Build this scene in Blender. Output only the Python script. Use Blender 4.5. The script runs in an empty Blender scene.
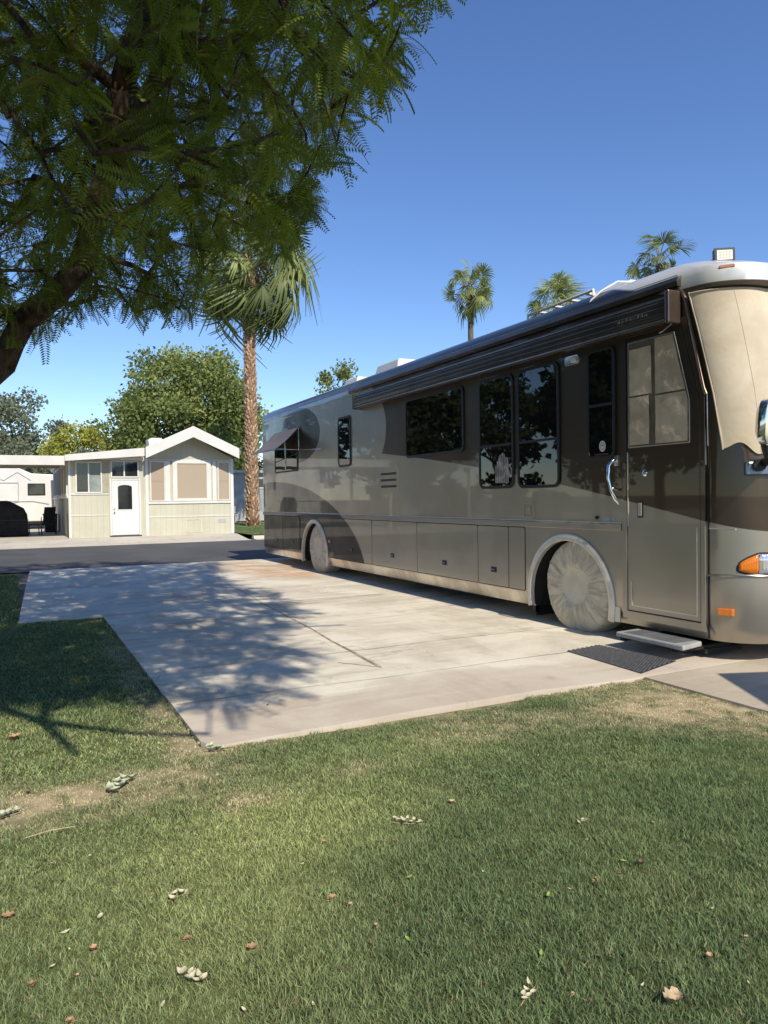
import bpy, math, random
import numpy as np
from mathutils import Vector, Matrix
random.seed(11); RNG = np.random.default_rng(5)
SC = bpy.context.scene
COL = SC.collection
R = math.radians

# ------------------------------------------------------------------ helpers
W = {}
def where(o): return W.get(o.name, Vector((0, 0, 0)))

def tag(o, label=None, cat=None, group=None, kind=None):
    if label: o['label'] = label
    if cat: o['category'] = cat
    if group: o['group'] = group
    if kind: o['kind'] = kind
    return o

def thing(name, loc, label, cat, group=None):
    o = bpy.data.objects.new(name, None); COL.objects.link(o)
    o.location = loc; o.empty_display_size = .2
    W[o.name] = Vector(loc)
    return tag(o, label, cat, group)

def link_mesh(name, me, parent, origin):
    o = bpy.data.objects.new(name, me); COL.objects.link(o)
    if parent is not None:
        o.parent = parent
        o.location = origin - where(parent)
    else:
        o.location = origin
    W[o.name] = Vector(origin)
    return o

def dup(root, delta, label=None, parent=None):
    c = root.copy(); COL.objects.link(c)
    if parent is not None: c.parent = parent
    else: c.location = root.location + Vector(delta)
    W[c.name] = where(root) + Vector(delta)
    if label: c['label'] = label
    for ch in [o for o in bpy.data.objects if o.parent == root]:
        dup(ch, delta, None, c)
    return c

class MB:
    """collects world-space geometry and links it as ONE mesh object"""
    def __init__(s): s.v = []; s.f = []; s.m = []; s.pc = []
    def add(s, vs, fs, m=0):
        b = len(s.v); s.pc.append((list(vs), list(fs), m)); s.v += [tuple(v) for v in vs]
        s.f += [tuple(i + b for i in f) for f in fs]; s.m += [m] * len(fs); return s
    def box(s, x0, x1, y0, y1, z0, z1, m=0, M=None):
        vs = [(x, y, z) for z in (z0, z1) for y in (y0, y1) for x in (x0, x1)]
        if M is not None: vs = [M @ Vector(v) for v in vs]
        return s.add(vs, [(0, 2, 3, 1), (4, 5, 7, 6), (0, 1, 5, 4), (2, 6, 7, 3), (0, 4, 6, 2), (1, 3, 7, 5)], m)
    def prism(s, poly, d, m=0):
        """poly: list of 3-D points in one plane, d: extrusion vector"""
        n = len(poly); d = Vector(d)
        vs = [Vector(p) for p in poly] + [Vector(p) + d for p in poly]
        fs = [tuple(range(n))[::-1], tuple(range(n, 2 * n))] + [(i, (i + 1) % n, n + (i + 1) % n, n + i) for i in range(n)]
        return s.add(vs, fs, m)
    def tube(s, pts, r, n=8, m=0, cap=True):
        pts = [Vector(p) for p in pts]
        rs = r if isinstance(r, (list, tuple)) else [r] * len(pts)
        rings = []; up = Vector((0, 0, 1)); prev = None
        for i, p in enumerate(pts):
            t = (pts[min(i + 1, len(pts) - 1)] - pts[max(i - 1, 0)]).normalized()
            if prev is None:
                a = t.cross(up)
                if a.length < .05: a = t.cross(Vector((1, 0, 0)))
            else: a = prev - t * prev.dot(t)
            a.normalize(); b = t.cross(a); prev = a
            rings.append([p + (a * math.cos(6.28318 * k / n) + b * math.sin(6.28318 * k / n)) * rs[i] for k in range(n)])
        return s.loft(rings, m, cap)
    def loft(s, rings, m=0, cap=True, closed=True):
        n = len(rings[0]); vs = [v for r in rings for v in r]; fs = []
        for i in range(len(rings) - 1):
            for k in range(n if closed else n - 1):
                k2 = (k + 1) % n
                fs.append((i * n + k, i * n + k2, (i + 1) * n + k2, (i + 1) * n + k))
        if cap:
            fs.append(tuple(range(n))[::-1]); fs.append(tuple(range((len(rings) - 1) * n, len(rings) * n)))
        return s.add(vs, fs, m)
    def ring(s, outer, inner, d, m=0):
        """flat frame between two loops of equal count, extruded by d"""
        n = len(outer); d = Vector(d)
        o = [Vector(p) for p in outer]; i_ = [Vector(p) for p in inner]
        vs = o + i_ + [p + d for p in o] + [p + d for p in i_]; fs = []
        for k in range(n):
            j = (k + 1) % n
            fs += [(k, j, n + j, n + k), (2 * n + k, 3 * n + k, 3 * n + j, 2 * n + j), (k, 2 * n + k, 2 * n + j, j), (n + k, n + j, 3 * n + j, 3 * n + k)]
        return s.add(vs, fs, m)
    def build(s, name, mat, parent=None, smooth=False, bevel=0, fix=True, split=False):
        if not s.v: return None
        if split:
            o = None
            for vs, fs, m_ in s.pc:
                q = MB(); q.add(vs, fs, m_); o = q.build(name, mat, parent, smooth, bevel, fix)
            return o
        A = np.array(s.v); lo = A.min(0); hi = A.max(0)
        org = Vector(((lo[0] + hi[0]) / 2, (lo[1] + hi[1]) / 2, lo[2]))
        me = bpy.data.meshes.new(name)
        me.from_pydata([(v[0] - org.x, v[1] - org.y, v[2] - org.z) for v in s.v], [], s.f)
        mats = mat if isinstance(mat, (list, tuple)) else [mat]
        for q in mats: me.materials.append(q)
        if any(s.m): me.polygons.foreach_set('material_index', s.m)
        if fix:
            import bmesh
            bm = bmesh.new(); bm.from_mesh(me)
            bmesh.ops.recalc_face_normals(bm, faces=bm.faces); bm.to_mesh(me); bm.free()
        if smooth:
            me.polygons.foreach_set('use_smooth', [True] * len(me.polygons))
        me.update()
        o = link_mesh(name, me, parent, org)
        if bevel:
            b = o.modifiers.new('bevel', 'BEVEL'); b.width = bevel; b.segments = 2; b.limit_method = 'ANGLE'; b.angle_limit = R(40)
            b.harden_normals = False
        if smooth and smooth != 'all':
            try:
                me.set_sharp_from_angle(angle=R(38))
            except Exception: pass
        return o

def np_mesh(name, V, Fq, mat, parent=None, col=None, smooth=False, origin=None):
    """V (n,3) world, Fq (m,4) or (m,3) indices, col (n,3) vertex colours"""
    V = np.asarray(V, dtype=np.float32); Fq = np.asarray(Fq, dtype=np.int32)
    org = Vector(origin) if origin is not None else Vector((float(V[:, 0].mean()), float(V[:, 1].mean()), float(V[:, 2].min())))
    me = bpy.data.meshes.new(name); k = Fq.shape[1]
    me.vertices.add(len(V)); me.vertices.foreach_set('co', (V - np.array(org, dtype=np.float32)).ravel())
    me.loops.add(Fq.size); me.loops.foreach_set('vertex_index', Fq.ravel())
    me.polygons.add(len(Fq)); me.polygons.foreach_set('loop_start', np.arange(0, Fq.size, k, dtype=np.int32))
    try: me.polygons.foreach_set('loop_total', np.full(len(Fq), k, dtype=np.int32))
    except Exception: pass
    if smooth: me.polygons.foreach_set('use_smooth', np.ones(len(Fq), dtype=bool))
    me.update(calc_edges=True)
    if col is not None:
        a = me.color_attributes.new('tint', 'FLOAT_COLOR', 'POINT')
        c = np.ones((len(V), 4), dtype=np.float32); c[:, :3] = col
        a.data.foreach_set('color', c.ravel())
    me.materials.append(mat)
    return link_mesh(name, me, parent, org)

# ------------------------------------------------------------------ node helpers
class NT:
    def __init__(s, name):
        s.mat = bpy.data.materials.new(name); s.mat.use_nodes = True
        s.t = s.mat.node_tree; s.n = s.t.nodes; s.n.clear()
        s.out = s.n.new('ShaderNodeOutputMaterial'); s.p = s.n.new('ShaderNodeBsdfPrincipled')
        s.t.links.new(s.p.outputs[0], s.out.inputs[0])
    def L(s, a, b): s.t.links.new(a, b)
    def new(s, t, **k):
        n = s.n.new(t)
        for a, b in k.items(): setattr(n, a, b)
        return n
    def setin(s, sock, v):
        if v is None: return
        if hasattr(v, 'is_output') or isinstance(v, bpy.types.NodeSocket): s.L(v, sock)
        else:
            if isinstance(v, (tuple, list)) and len(v) == 3 and sock.type == 'RGBA': v = (*v, 1)
            sock.default_value = v
    def math(s, op, a, b=None, clamp=False):
        n = s.new('ShaderNodeMath', operation=op); n.use_clamp = clamp
        s.setin(n.inputs[0], a); s.setin(n.inputs[1], b); return n.outputs[0]
    def mix(s, f, a, b):
        n = s.new('ShaderNodeMix', data_type='RGBA'); s.setin(n.inputs[0], f); s.setin(n.inputs[6], a); s.setin(n.inputs[7], b); return n.outputs[2]
    def pos(s): return s.new('ShaderNodeNewGeometry').outputs['Position']
    def xyz(s, v=None):
        n = s.new('ShaderNodeSeparateXYZ'); s.L(v if v is not None else s.pos(), n.inputs[0]); return n.outputs
    def scale(s, v, sc):
        n = s.new('ShaderNodeMapping'); s.L(v, n.inputs[0]); n.inputs['Scale'].default_value = sc; return n.outputs[0]
    def noise(s, v, scale, detail=4, rough=.55, dist=0):
        n = s.new('ShaderNodeTexNoise'); s.L(v, n.inputs['Vector']); n.inputs['Scale'].default_value = scale
        n.inputs['Detail'].default_value = detail; n.inputs['Roughness'].default_value = rough; n.inputs['Distortion'].default_value = dist
        return n.outputs['Fac']
    def ramp(s, f, a, b):
        n = s.new('ShaderNodeMapRange'); s.setin(n.inputs[0], f); n.inputs[1].default_value = a; n.inputs[2].default_value = b; n.interpolation_type = 'SMOOTHSTEP'
        return n.outputs[0]
    def bump(s, h, st=.3, d=.01):
        n = s.new('ShaderNodeBump'); s.L(h, n.inputs['Height']); n.inputs['Strength'].default_value = st; n.inputs['Distance'].default_value = d
        s.L(n.outputs[0], s.p.inputs['Normal']); return n.outputs[0]
    def set(s, **k):
        names = dict(base='Base Color', rough='Roughness', metal='Metallic', coat='Coat Weight', coatr='Coat Roughness', spec='Specular IOR Level', ior='IOR', em='Emission Color', ems='Emission Strength', trans='Transmission Weight', sheen='Sheen Weight')
        for a, b in k.items(): s.setin(s.p.inputs[names[a]], b)
        return s

def simple(name, col, rough=.6, metal=0, var=.12, nscale=6, bump=0, bscale=60, coat=0, spec=.5, dirt=0):
    t = NT(name); P = t.pos()
    n = t.noise(P, nscale, 5)
    f = t.ramp(n, .3, .7)
    lo = tuple(c * (1 - var) for c in col); hi = tuple(min(1, c * (1 + var)) for c in col)
    c = t.mix(f, lo, hi)
    if dirt:
        z = t.xyz(P)[2]; d = t.math('MULTIPLY', t.ramp(t.noise(P, 3, 6), .45, .75), dirt); c = t.mix(d, c, tuple(x * .55 for x in col))
    t.set(base=c, rough=rough, metal=metal, coat=coat, spec=spec, coatr=.05)
    if bump: t.bump(t.noise(P, bscale, 4), bump, .01)
    return t.mat

# rounded rectangle in the (y, z) plane at x ; returns list of 3-D points
def rrect(x, y0, y1, z0, z1, r, n=5):
    out = []
    for cy, cz, a0 in ((y1 - r, z1 - r, 0), (y0 + r, z1 - r, 90), (y0 + r, z0 + r, 180), (y1 - r, z0 + r, 270)):
        for k in range(n + 1):
            a = R(a0 + 90 * k / n); out.append((x, cy + r * math.cos(a), cz + r * math.sin(a)))
    return out

# smooth value noise for lawn masks (numpy)
_G = np.random.default_rng(3).random((256, 256))
def vnoise(x, y, s):
    x = np.asarray(x) * s + 91.3; y = np.asarray(y) * s + 37.7
    xi = np.floor(x).astype(int); yi = np.floor(y).astype(int); fx = x - xi; fy = y - yi
    fx = fx * fx * (3 - 2 * fx); fy = fy * fy * (3 - 2 * fy)
    g = lambda a, b: _G[a % 256, b % 256]
    return (g(xi, yi) * (1 - fx) + g(xi + 1, yi) * fx) * (1 - fy) + (g(xi, yi + 1) * (1 - fx) + g(xi + 1, yi + 1) * fx) * fy
def fbm(x, y, s): return (vnoise(x, y, s) + .5 * vnoise(x, y, s * 2.1) + .25 * vnoise(x, y, s * 4.3)) / 1.75

# ------------------------------------------------------------------ camera, light, sky
CAM_H = 1.45
cam = bpy.data.cameras.new('camera'); co = bpy.data.objects.new('camera', cam); COL.objects.link(co)
cam.sensor_fit = 'VERTICAL'; cam.sensor_height = 36; cam.lens = 740 / 1024 * 36; cam.clip_end = 2000; cam.clip_start = .05
yaw, pitch, roll = R(26.45), math.atan(13.5 / 740), R(.8)
fw = Vector((math.sin(yaw) * math.cos(pitch), math.cos(yaw) * math.cos(pitch), -math.sin(pitch)))
rt = fw.cross(Vector((0, 0, 1))).normalized(); upv = rt.cross(fw)
M = Matrix((rt, upv, -fw)).transposed().to_4x4() @ Matrix.Rotation(-roll, 4, 'Z')
M.translation = Vector((0, 0, CAM_H)); co.matrix_world = M
SC.camera = co
EL, AZ = R(42), R(-1.0)
SUN = Vector((math.sin(AZ) * math.cos(EL), -math.cos(AZ) * math.cos(EL), math.sin(EL)))
sl = bpy.data.lights.new('sun', 'SUN'); so = bpy.data.objects.new('sun', sl); COL.objects.link(so)
sl.energy = 5.0; sl.angle = R(.53); sl.color = (1, .92, .77)
so.rotation_euler = SUN.to_track_quat('Z', 'Y').to_euler(); so.location = SUN * 60
w = bpy.data.worlds.new('World'); SC.world = w; w.use_nodes = True
nt = w.node_tree; nt.nodes.clear()
sk = nt.nodes.new('ShaderNodeTexSky'); sk.sky_type = 'NISHITA'; sk.sun_disc = False
sk.sun_elevation = EL; sk.sun_rotation = math.pi - AZ; sk.altitude = 200; sk.air_density = 1.0; sk.dust_density = .0; sk.ozone_density = 4.0
bg = nt.nodes.new('ShaderNodeBackground'); bg.inputs[1].default_value = .145
ow = nt.nodes.new('ShaderNodeOutputWorld')
hsv = nt.nodes.new('ShaderNodeHueSaturation'); hsv.inputs['Saturation'].default_value = 1.12; hsv.inputs['Value'].default_value = 1.17; hsv.inputs['Hue'].default_value = .509
nt.links.new(sk.outputs[0], hsv.inputs['Color']); nt.links.new(hsv.outputs[0], bg.inputs[0]); nt.links.new(bg.outputs[0], ow.inputs[0])
SC.view_settings.view_transform = 'Standard'; SC.view_settings.look = 'None'; SC.view_settings.exposure = 0

# ------------------------------------------------------------------ materials
def m_concrete(name, a, b, stain, pinks=True):
    t = NT(name); P = t.pos(); X, Y, Z = t.xyz(P)
    big = t.ramp(t.noise(P, .9, 7, .68, .5), .36, .64)
    c = t.mix(big, a, b)
    st = t.ramp(t.noise(t.scale(P, (.35, 2.6, 1)), 1.1, 6, .62, .4), .50, .72)
    c = t.mix(t.math('MULTIPLY', st, .7), c, stain)
    st3 = t.ramp(t.noise(t.scale(P, (.22, 5.0, 1)), 1.3, 6, .7, .8), .50, .66)
    c = t.mix(t.math('MULTIPLY', st3, .38), c, tuple(x * 1.18 for x in b))
    st2 = t.ramp(t.noise(t.scale(P, (2.2, .5, 1)), 1.0, 6, .65, .6), .54, .72)
    c = t.mix(t.math('MULTIPLY', st2, .35), c, tuple(x * .72 for x in stain))
    if pinks:
        # warm worn band along the near end, rust bleed by the street
        nb = t.math('MULTIPLY', t.math('SUBTRACT', 1, t.ramp(t.math('ADD', Y, t.math('MULTIPLY', t.noise(P, .8, 4), 1.6)), 5.75, 6.05)), .5)
        c = t.mix(nb, c, (.50, .39, .30))
        dx = t.math('MULTIPLY', t.math('SUBTRACT', X, 4.7), .9); dy = t.math('MULTIPLY', t.math('SUBTRACT', Y, 14.9), .36)
        r2 = t.math('ADD', t.math('MULTIPLY', dx, dx), t.math('MULTIPLY', dy, dy))
        ru = t.math('MULTIPLY', t.math('SUBTRACT', 1, t.ramp(r2, .1, 1.1)), t.ramp(t.noise(P, 1.6, 5), .32, .62))
        c = t.mix(t.math('MULTIPLY', ru, .7), c, (.55, .27, .11))
    sp = t.ramp(t.noise(P, 90, 3, .7), .3, .75)
    c = t.mix(t.math('MULTIPLY', sp, .16), c, tuple(x * .45 for x in a))
    dk = t.ramp(t.noise(P, 7, 6, .7, .5), .60, .78)
    c = t.mix(t.math('MULTIPLY', dk, .55), c, tuple(x * .4 for x in a))
    vo = t.new('ShaderNodeTexVoronoi'); vo.feature = 'DISTANCE_TO_EDGE'; vo.inputs['Scale'].default_value = .42
    nz = t.new('ShaderNodeTexNoise'); t.L(P, nz.inputs['Vector']); nz.inputs['Scale'].default_value = 2.2; nz.inputs['Detail'].default_value = 5
    va = t.new('ShaderNodeVectorMath', operation='MULTIPLY_ADD'); t.L(nz.outputs['Color'], va.inputs[0]); va.inputs[1].default_value = (.8, .8, 0); t.L(P, va.inputs[2]); t.L(va.outputs[0], vo.inputs['Vector'])
    ck = t.math('MULTIPLY', t.math('SUBTRACT', 1, t.ramp(vo.outputs['Distance'], .0, .006)), t.ramp(t.noise(P, .5, 2), .52, .6)); c = t.mix(t.math('MULTIPLY', ck, .3), c, (.16, .12, .09))
    gs = t.ramp(t.noise(P, 1.5, 3, .5), .66, .74); c = t.mix(t.math('MULTIPLY', gs, .35), c, (.20, .165, .13))
    t.set(base=c, rough=.85, spec=.3); t.bump(t.noise(P, 110, 5, .7), .35, .004)
    return t.mat
M_CONC = m_concrete('driveway_concrete', (.62, .55, .44), (.82, .755, .62), (.42, .34, .24))
M_CONC2 = m_concrete('lot_concrete', (.52, .47, .39), (.60, .55, .46), (.44, .38, .31), False)
M_PAVE = m_concrete('walk_concrete', (.47, .395, .30), (.56, .48, .37), (.37, .29, .21), False)
def m_asphalt():
    t = NT('asphalt'); P = t.pos()
    c = t.mix(t.ramp(t.noise(P, .7, 4), .3, .7), (.075, .075, .078), (.105, .103, .103))
    c = t.mix(t.math('MULTIPLY', t.ramp(t.noise(P, 160, 2), .45, .8), .5), c, (.13, .13, .13))
    t.set(base=c, rough=.9, spec=.3); t.bump(t.noise(P, 200, 3), .5, .005); return t.mat
M_ASPH = m_asphalt()
M_JOINT = simple('joint_dirt', (.36, .30, .235), .95, var=.5, nscale=9)
def m_tint(name, rough=.7, trans=.0, spec=.3, attr='tint', sat=1):
    t = NT(name); a = t.new('ShaderNodeAttribute'); a.attribute_name = attr
    t.set(base=a.outputs['Color'], rough=rough, spec=spec)
    if trans:
        tr = t.new('ShaderNodeBsdfTranslucent')
        hs = t.new('ShaderNodeHueSaturation'); t.L(a.outputs['Color'], hs.inputs['Color']); hs.inputs['Hue'].default_value = .485; hs.inputs['Saturation'].default_value = 1.15; hs.inputs['Value'].default_value = 1.5
        t.L(hs.outputs[0], tr.inputs[0])
        mx = t.new('ShaderNodeMixShader'); mx.inputs[0].default_value = trans
        t.L(t.p.outputs[0], mx.inputs[1]); t.L(tr.outputs[0], mx.inputs[2]); t.L(mx.outputs[0], t.out.inputs[0])
    return t.mat
M_LEAF = m_tint('leaf', .6, .42, .2)
M_LEAF_FAR = m_tint('far_leaf', .65, .3, .25)
M_BLADE = m_tint('grass_blade', .6, .3, .3)
M_SOIL = m_tint('lawn_soil', .95, 0, .1)
M_PALM = m_tint('palm_leaf', .5, .3, .4)
def m_bark(name, a, b, s=14):
    t = NT(name); P = t.pos(); v = t.scale(P, (1, 1, .35))
    c = t.mix(t.ramp(t.noise(v, s, 6, .65, .8), .35, .65), a, b)
    t.set(base=c, rough=.9, spec=.2); t.bump(t.noise(v, s * 1.8, 6, .7, 1), .9, .02); return t.mat
M_BARK = m_bark('tree_bark', (.045, .030, .021), (.135, .092, .062), 22)
M_BARK2 = m_bark('grey_bark', (.09, .075, .055), (.2, .165, .12))
M_PTRUNK = simple('palm_trunk_core', (.24, .15, .09), .9, var=.4, nscale=12)

# ------------------------------------------------------------------ ground, street, slabs (each sheet a few mm above the one below)
def sheet(name, poly, z, mat, thick=0, label=None):
    m = MB()
    if thick: m.prism([(x, y, z - thick) for x, y in poly], (0, 0, thick))
    else: m.add([(x, y, z) for x, y in poly], [tuple(range(len(poly)))])
    o = m.build(name, mat); o['kind'] = 'structure'
    return o
M_DIRT = simple('far_dirt', (.20, .165, .12), .95, var=.25, nscale=.3)
sheet('ground', [(-900, -900), (900, -900), (900, 900), (-900, 900)], -.03, M_DIRT)
sheet('street', [(-90, 17.38), (120, 17.38), (120, 26.9), (-90, 26.9)], 0.0, M_ASPH)
def kerb(name, y0, y1, x0, x1, h, mat):
    m = MB(); m.prism([(x0, y0, -.02), (x0, y0, .012), (x0, y0 + .28, .02), (x0, y0 + .36, h), (x0, y1, h), (x0, y1, -.02)], (x1 - x0, 0, 0))
    o = m.build(name, mat); o['kind'] = 'structure'; return o
kerb('kerb', 26.45, 27.02, 7.9, 120, .13, M_CONC2)
m = MB(); m.prism([(-90, 26.45, -.02), (-90, 26.45, .012), (-90, 26.8, .02), (-90, 28.3, .165), (-90, 46, .168), (-90, 46, -.02)], (97.7, 0, 0))
o = m.build('lot_pavement', M_CONC2); o['kind'] = 'structure'
# lawn mask colours shared by soil and blades
def lawn_dry(x, y):
    g = lambda cx, cy, sx, sy, a=0: np.exp(-((((x - cx) * math.cos(a) + (y - cy) * math.sin(a)) / sx) ** 2 + ((-(x - cx) * math.sin(a) + (y - cy) * math.cos(a)) / sy) ** 2))
    n = fbm(x, y, 2.6); n2 = fbm(x + 9, y - 4, 9)
    d = .85 * g(.22, 3.88, .42, .26) + .6 * g(-.35, 4.05, .45, .2) + .5 * g(.75, 3.9, .3, .2) + .7 * g(1.0, 3.45, .17, .10) + 1.15 * g(3.95, 3.75, .55, .36, .3) + 1.0 * g(4.2, 3.2, .35, .6) + .55 * g(2.7, 3.85, .6, .28) + .35 * g(1.6, 3.6, .25, .12)
    d += .55 * g(.85, 6.3, .14, 2.3) + .5 * g(.85, 4.4, .25, .5) + .45 * np.exp(-((y - 4.26) / .1) ** 2) * (x > .9)
    return np.clip(d * (-.15 + 2.2 * n2) - .08 + .22 * (n - .5), 0, 1)
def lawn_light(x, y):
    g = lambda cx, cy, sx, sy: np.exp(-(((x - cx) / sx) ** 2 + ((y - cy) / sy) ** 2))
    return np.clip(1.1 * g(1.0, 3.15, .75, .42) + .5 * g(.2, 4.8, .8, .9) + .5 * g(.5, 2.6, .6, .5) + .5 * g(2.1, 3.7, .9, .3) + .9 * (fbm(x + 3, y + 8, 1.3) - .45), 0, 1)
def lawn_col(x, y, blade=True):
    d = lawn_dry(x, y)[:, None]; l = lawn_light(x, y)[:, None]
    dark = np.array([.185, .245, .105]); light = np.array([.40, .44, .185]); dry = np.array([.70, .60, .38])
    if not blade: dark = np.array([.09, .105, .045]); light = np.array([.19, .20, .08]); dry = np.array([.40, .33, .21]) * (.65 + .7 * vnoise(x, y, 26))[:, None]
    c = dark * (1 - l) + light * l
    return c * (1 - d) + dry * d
def lawn_sheet(name, x0, x1, y0, y1, step, z):
    nx = int((x1 - x0) / step) + 2; ny = int((y1 - y0) / step) + 2
    X, Y = np.meshgrid(np.linspace(x0, x1, nx), np.linspace(y0, y1, ny)); x = X.ravel(); y = Y.ravel()
    V = np.stack([x, y, np.full_like(x, z) + .008 * (fbm(x, y, 3) - .5) * (1 if step < .3 else 0)], 1)
    i = np.arange(nx * ny).reshape(ny, nx)
    F = np.stack([i[:-1, :-1], i[:-1, 1:], i[1:, 1:], i[1:, :-1]], -1).reshape(-1, 4)
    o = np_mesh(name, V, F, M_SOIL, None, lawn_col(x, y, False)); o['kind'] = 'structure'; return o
lawn_sheet('lawn', -1.8, 5.2, .6, 4.26, .035, .004)
lawn_sheet('lawn_strip', -1.8, .94, 4.26, 9.85, .05, .004)
lawn_sheet('lawn_corner', -12, -1.8, -12, 17.0, .8, .003)
lawn_sheet('lawn_back', -1.8, 12, -12, .6, .8, .003)
lawn_sheet('street_lawn', -1.8, .02, 9.85, 16.9, .15, .004)
lawn_sheet('far_lawn', 7.95, 60, 27.0, 44, .5, .15)
# driveway slabs
Z1 = .022
def slab(name, poly, mat=M_CONC, z=Z1): return sheet(name, poly, z, mat, .05)
slab('driveway', [(1.02, 4.28), (1.6, 4.31), (2.35, 4.345), (3.4, 4.36), (4.15, 4.29), (4.40, 4.285), (9.5, 4.285), (9.5, 9.90), (.955, 9.90), (.955, 4.41)])
slab('driveway', [(.0, 9.912), (9.5, 9.912), (9.5, 17.38), (.24, 17.38), (.12, 14)])
slab('walkway', [(4.385, -6), (9.5, -6), (9.5, 2.15), (4.385, 2.15)], M_PAVE)
slab('walkway', [(4.385, 2.162), (9.5, 2.162), (9.5, 4.273), (4.385, 4.273)], M_PAVE)
# worn joint running the length of the driveway and a few cross joints
def strip(name, pts, wd, z, mat=M_JOINT):
    m = MB(); vs = []
    for i, (x, y) in enumerate(pts):
        a = pts[max(i - 1, 0)]; b = pts[min(i + 1, len(pts) - 1)]; d = Vector((b[0] - a[0], b[1] - a[1])).normalized(); wv = wd[i] if isinstance(wd, list) else wd
        vs += [(x - d.y * wv, y + d.x * wv, z), (x + d.y * wv, y - d.x * wv, z)]
    m.add(vs, [(2 * i, 2 * i + 1, 2 * i + 3, 2 * i + 2) for i in range(len(pts) - 1)])
    o = m.build(name, mat, fix=False); o['kind'] = 'structure'; return o
rj = random.Random(4)
strip('expansion_joint', [(3.29 - .55 * (1 - t) ** 1 + rj.uniform(-.012, .012), 5.6 + 7.9 * t) for t in [k / 24 for k in range(25)]], [.003 + .012 * (1 - k / 24) ** 3 + rj.uniform(0, .005) for k in range(25)], Z1 + .004)
strip('expansion_joint', [(2.74 - .25 * k / 6, 5.6 + .35 * k / 6 + rj.uniform(-.01, .01)) for k in range(7)], .006, Z1 + .0045)
for yy, xx0, ww in ((6.35, .96, .004), (5.28, .98, .004), (9.906, .96, .007)):
    strip('expansion_joint', [(xx0 + k * .4, yy + rj.uniform(-.006, .006) + .02 * math.sin(k)) for k in range(20)], [ww * rj.uniform(.5, 1.3) for _ in range(20)], Z1 + .004)
# ------------------------------------------------------------------ motorhome
RVX = 5.30; RVW = 2.55; XC = RVX + RVW / 2
RV = thing('motorhome', (XC, 10.6, 0), 'long taupe and dark brown motorhome coach parked on the concrete driveway', 'motorhome')
def m_paint():
    t = NT('coach_paint'); P = t.pos(); X, Y, Z = t.xyz(P)
    sub = lambda a, b: t.math('SUBTRACT', a, b); mul = lambda a, b: t.math('MULTIPLY', a, b); add = lambda a, b: t.math('ADD', a, b)
    def ell(cy, cz, a, b):
        u = mul(sub(Y, cy), 1 / a); v = mul(sub(Z, cz), 1 / b)
        return t.math('SQRT', add(mul(u, u), mul(v, v)))
    def inside(e, s=.012): return sub(1, t.ramp(e, 1 - s, 1 + s))
    lt = t.mix(t.ramp(t.noise(P, 1.2, 3), .3, .7), (.39, .345, .285), (.43, .385, .32))
    dark = (.105, .077, .053)
    u = sub(Y, 4.5)
    f = add(1.226, sub(mul(u, .205), mul(mul(u, u), .0085)))
    above = t.ramp(sub(Z, f), -.004, .004)
    eE = ell(11.6, 2.6, 1.06, .80)
    df = mul(mul(above, sub(1, t.ramp(Y, 11.5, 11.7))), sub(1, inside(eE)))
    dkm = df
    c = t.mix(df, lt, dark)
    c = t.mix(mul(inside(ell(12.45, 2.45, .95, .9)), .35), c, (.38, .34, .28))
    C = mul(inside(ell(14.6, 2.78, 1.21, .56)), t.math('SUBTRACT', 1, 0))
    c = t.mix(C, c, (.04, .031, .025))
    up = mul(t.ramp(Y, 14.5, 14.6), t.ramp(Z, 2.2, 2.3)); c = t.mix(mul(up, .6), c, (.13, .125, .12))
    B = mul(inside(ell(16.5, .08, 5.15, 1.78), .006), sub(1, t.ramp(Y, 18, 18.1)))
    c = t.mix(B, c, (.016, .011, .009))
    cap = mul(t.ramp(sub(Z, add(3.165, mul(sub(Y, 4.62), .33))), -.004, .03), sub(1, t.ramp(Y, 5.7, 6.4)))
    c = t.mix(mul(cap, t.ramp(add(Z, mul(t.math('MAXIMUM', sub(4.85, Y), 0), .05)), 3.262, 3.270)), c, (.74, .735, .71))
    roof = mul(t.ramp(Z, 3.36, 3.38), t.ramp(Y, 5.9, 6.5)); c = t.mix(roof, c, (.115, .11, .105))
    chrome = sub(1, t.ramp(Z, .335, .345))
    chrome = mul(chrome, t.ramp(Y, 5.46, 5.47)); c = t.mix(chrome, c, t.mix(t.ramp(t.noise(t.scale(P, (1, 1, .3)), 2.3, 5, .6), .35, .65), (.42, .39, .34), (.70, .66, .58)))  # mottled pale colour paints the concrete's reflection along the lower skirt
    dust = t.ramp(t.noise(t.scale(P, (1, 1, .5)), 5, 6, .7), .45, .8)
    rr = add(.18, mul(t.ramp(t.noise(P, 2.2, 4), .3, .75), .16))
    t.set(base=c, rough=add(t.math('ADD', rr, .1), mul(dkm, .10)), metal=t.math('MINIMUM', add(add(mul(chrome, .55), mul(sub(1, cap), .72)), mul(dkm, .3)), 1), coat=.5, coatr=.025)
    # very slight panel waviness so the reflections wobble
    t.bump(t.noise(t.scale(P, (1, 1, 1.6)), 1.1, 1, .4), .14, .02)
    return t.mat
M_PAINT = m_paint()
M_BLACK = simple('black_rubber', (.012, .012, .012), .45, var=.2, nscale=20)
M_UNDER = simple('underbody', (.015, .014, .013), .9, var=.3)
M_CHROME = simple('chrome', (.75, .76, .78), .08, 1, var=.05)
M_ALU = simple('aluminium_trim', (.45, .43, .40), .28, .9, var=.1)
M_LTRIM = simple('pale_satin_trim', (.66, .62, .55), .35, .35, var=.1, coat=.3)
M_BRONZE = simple('bronze_trim', (.16, .115, .085), .3, .7, var=.15, coat=.5)
M_AWN = simple('awning_case_bronze', (.088, .075, .062), .27, .6, var=.2, nscale=3, coat=.3)
M_LGREY = simple('light_grey_plastic', (.36, .36, .35), .5, var=.1)
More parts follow.
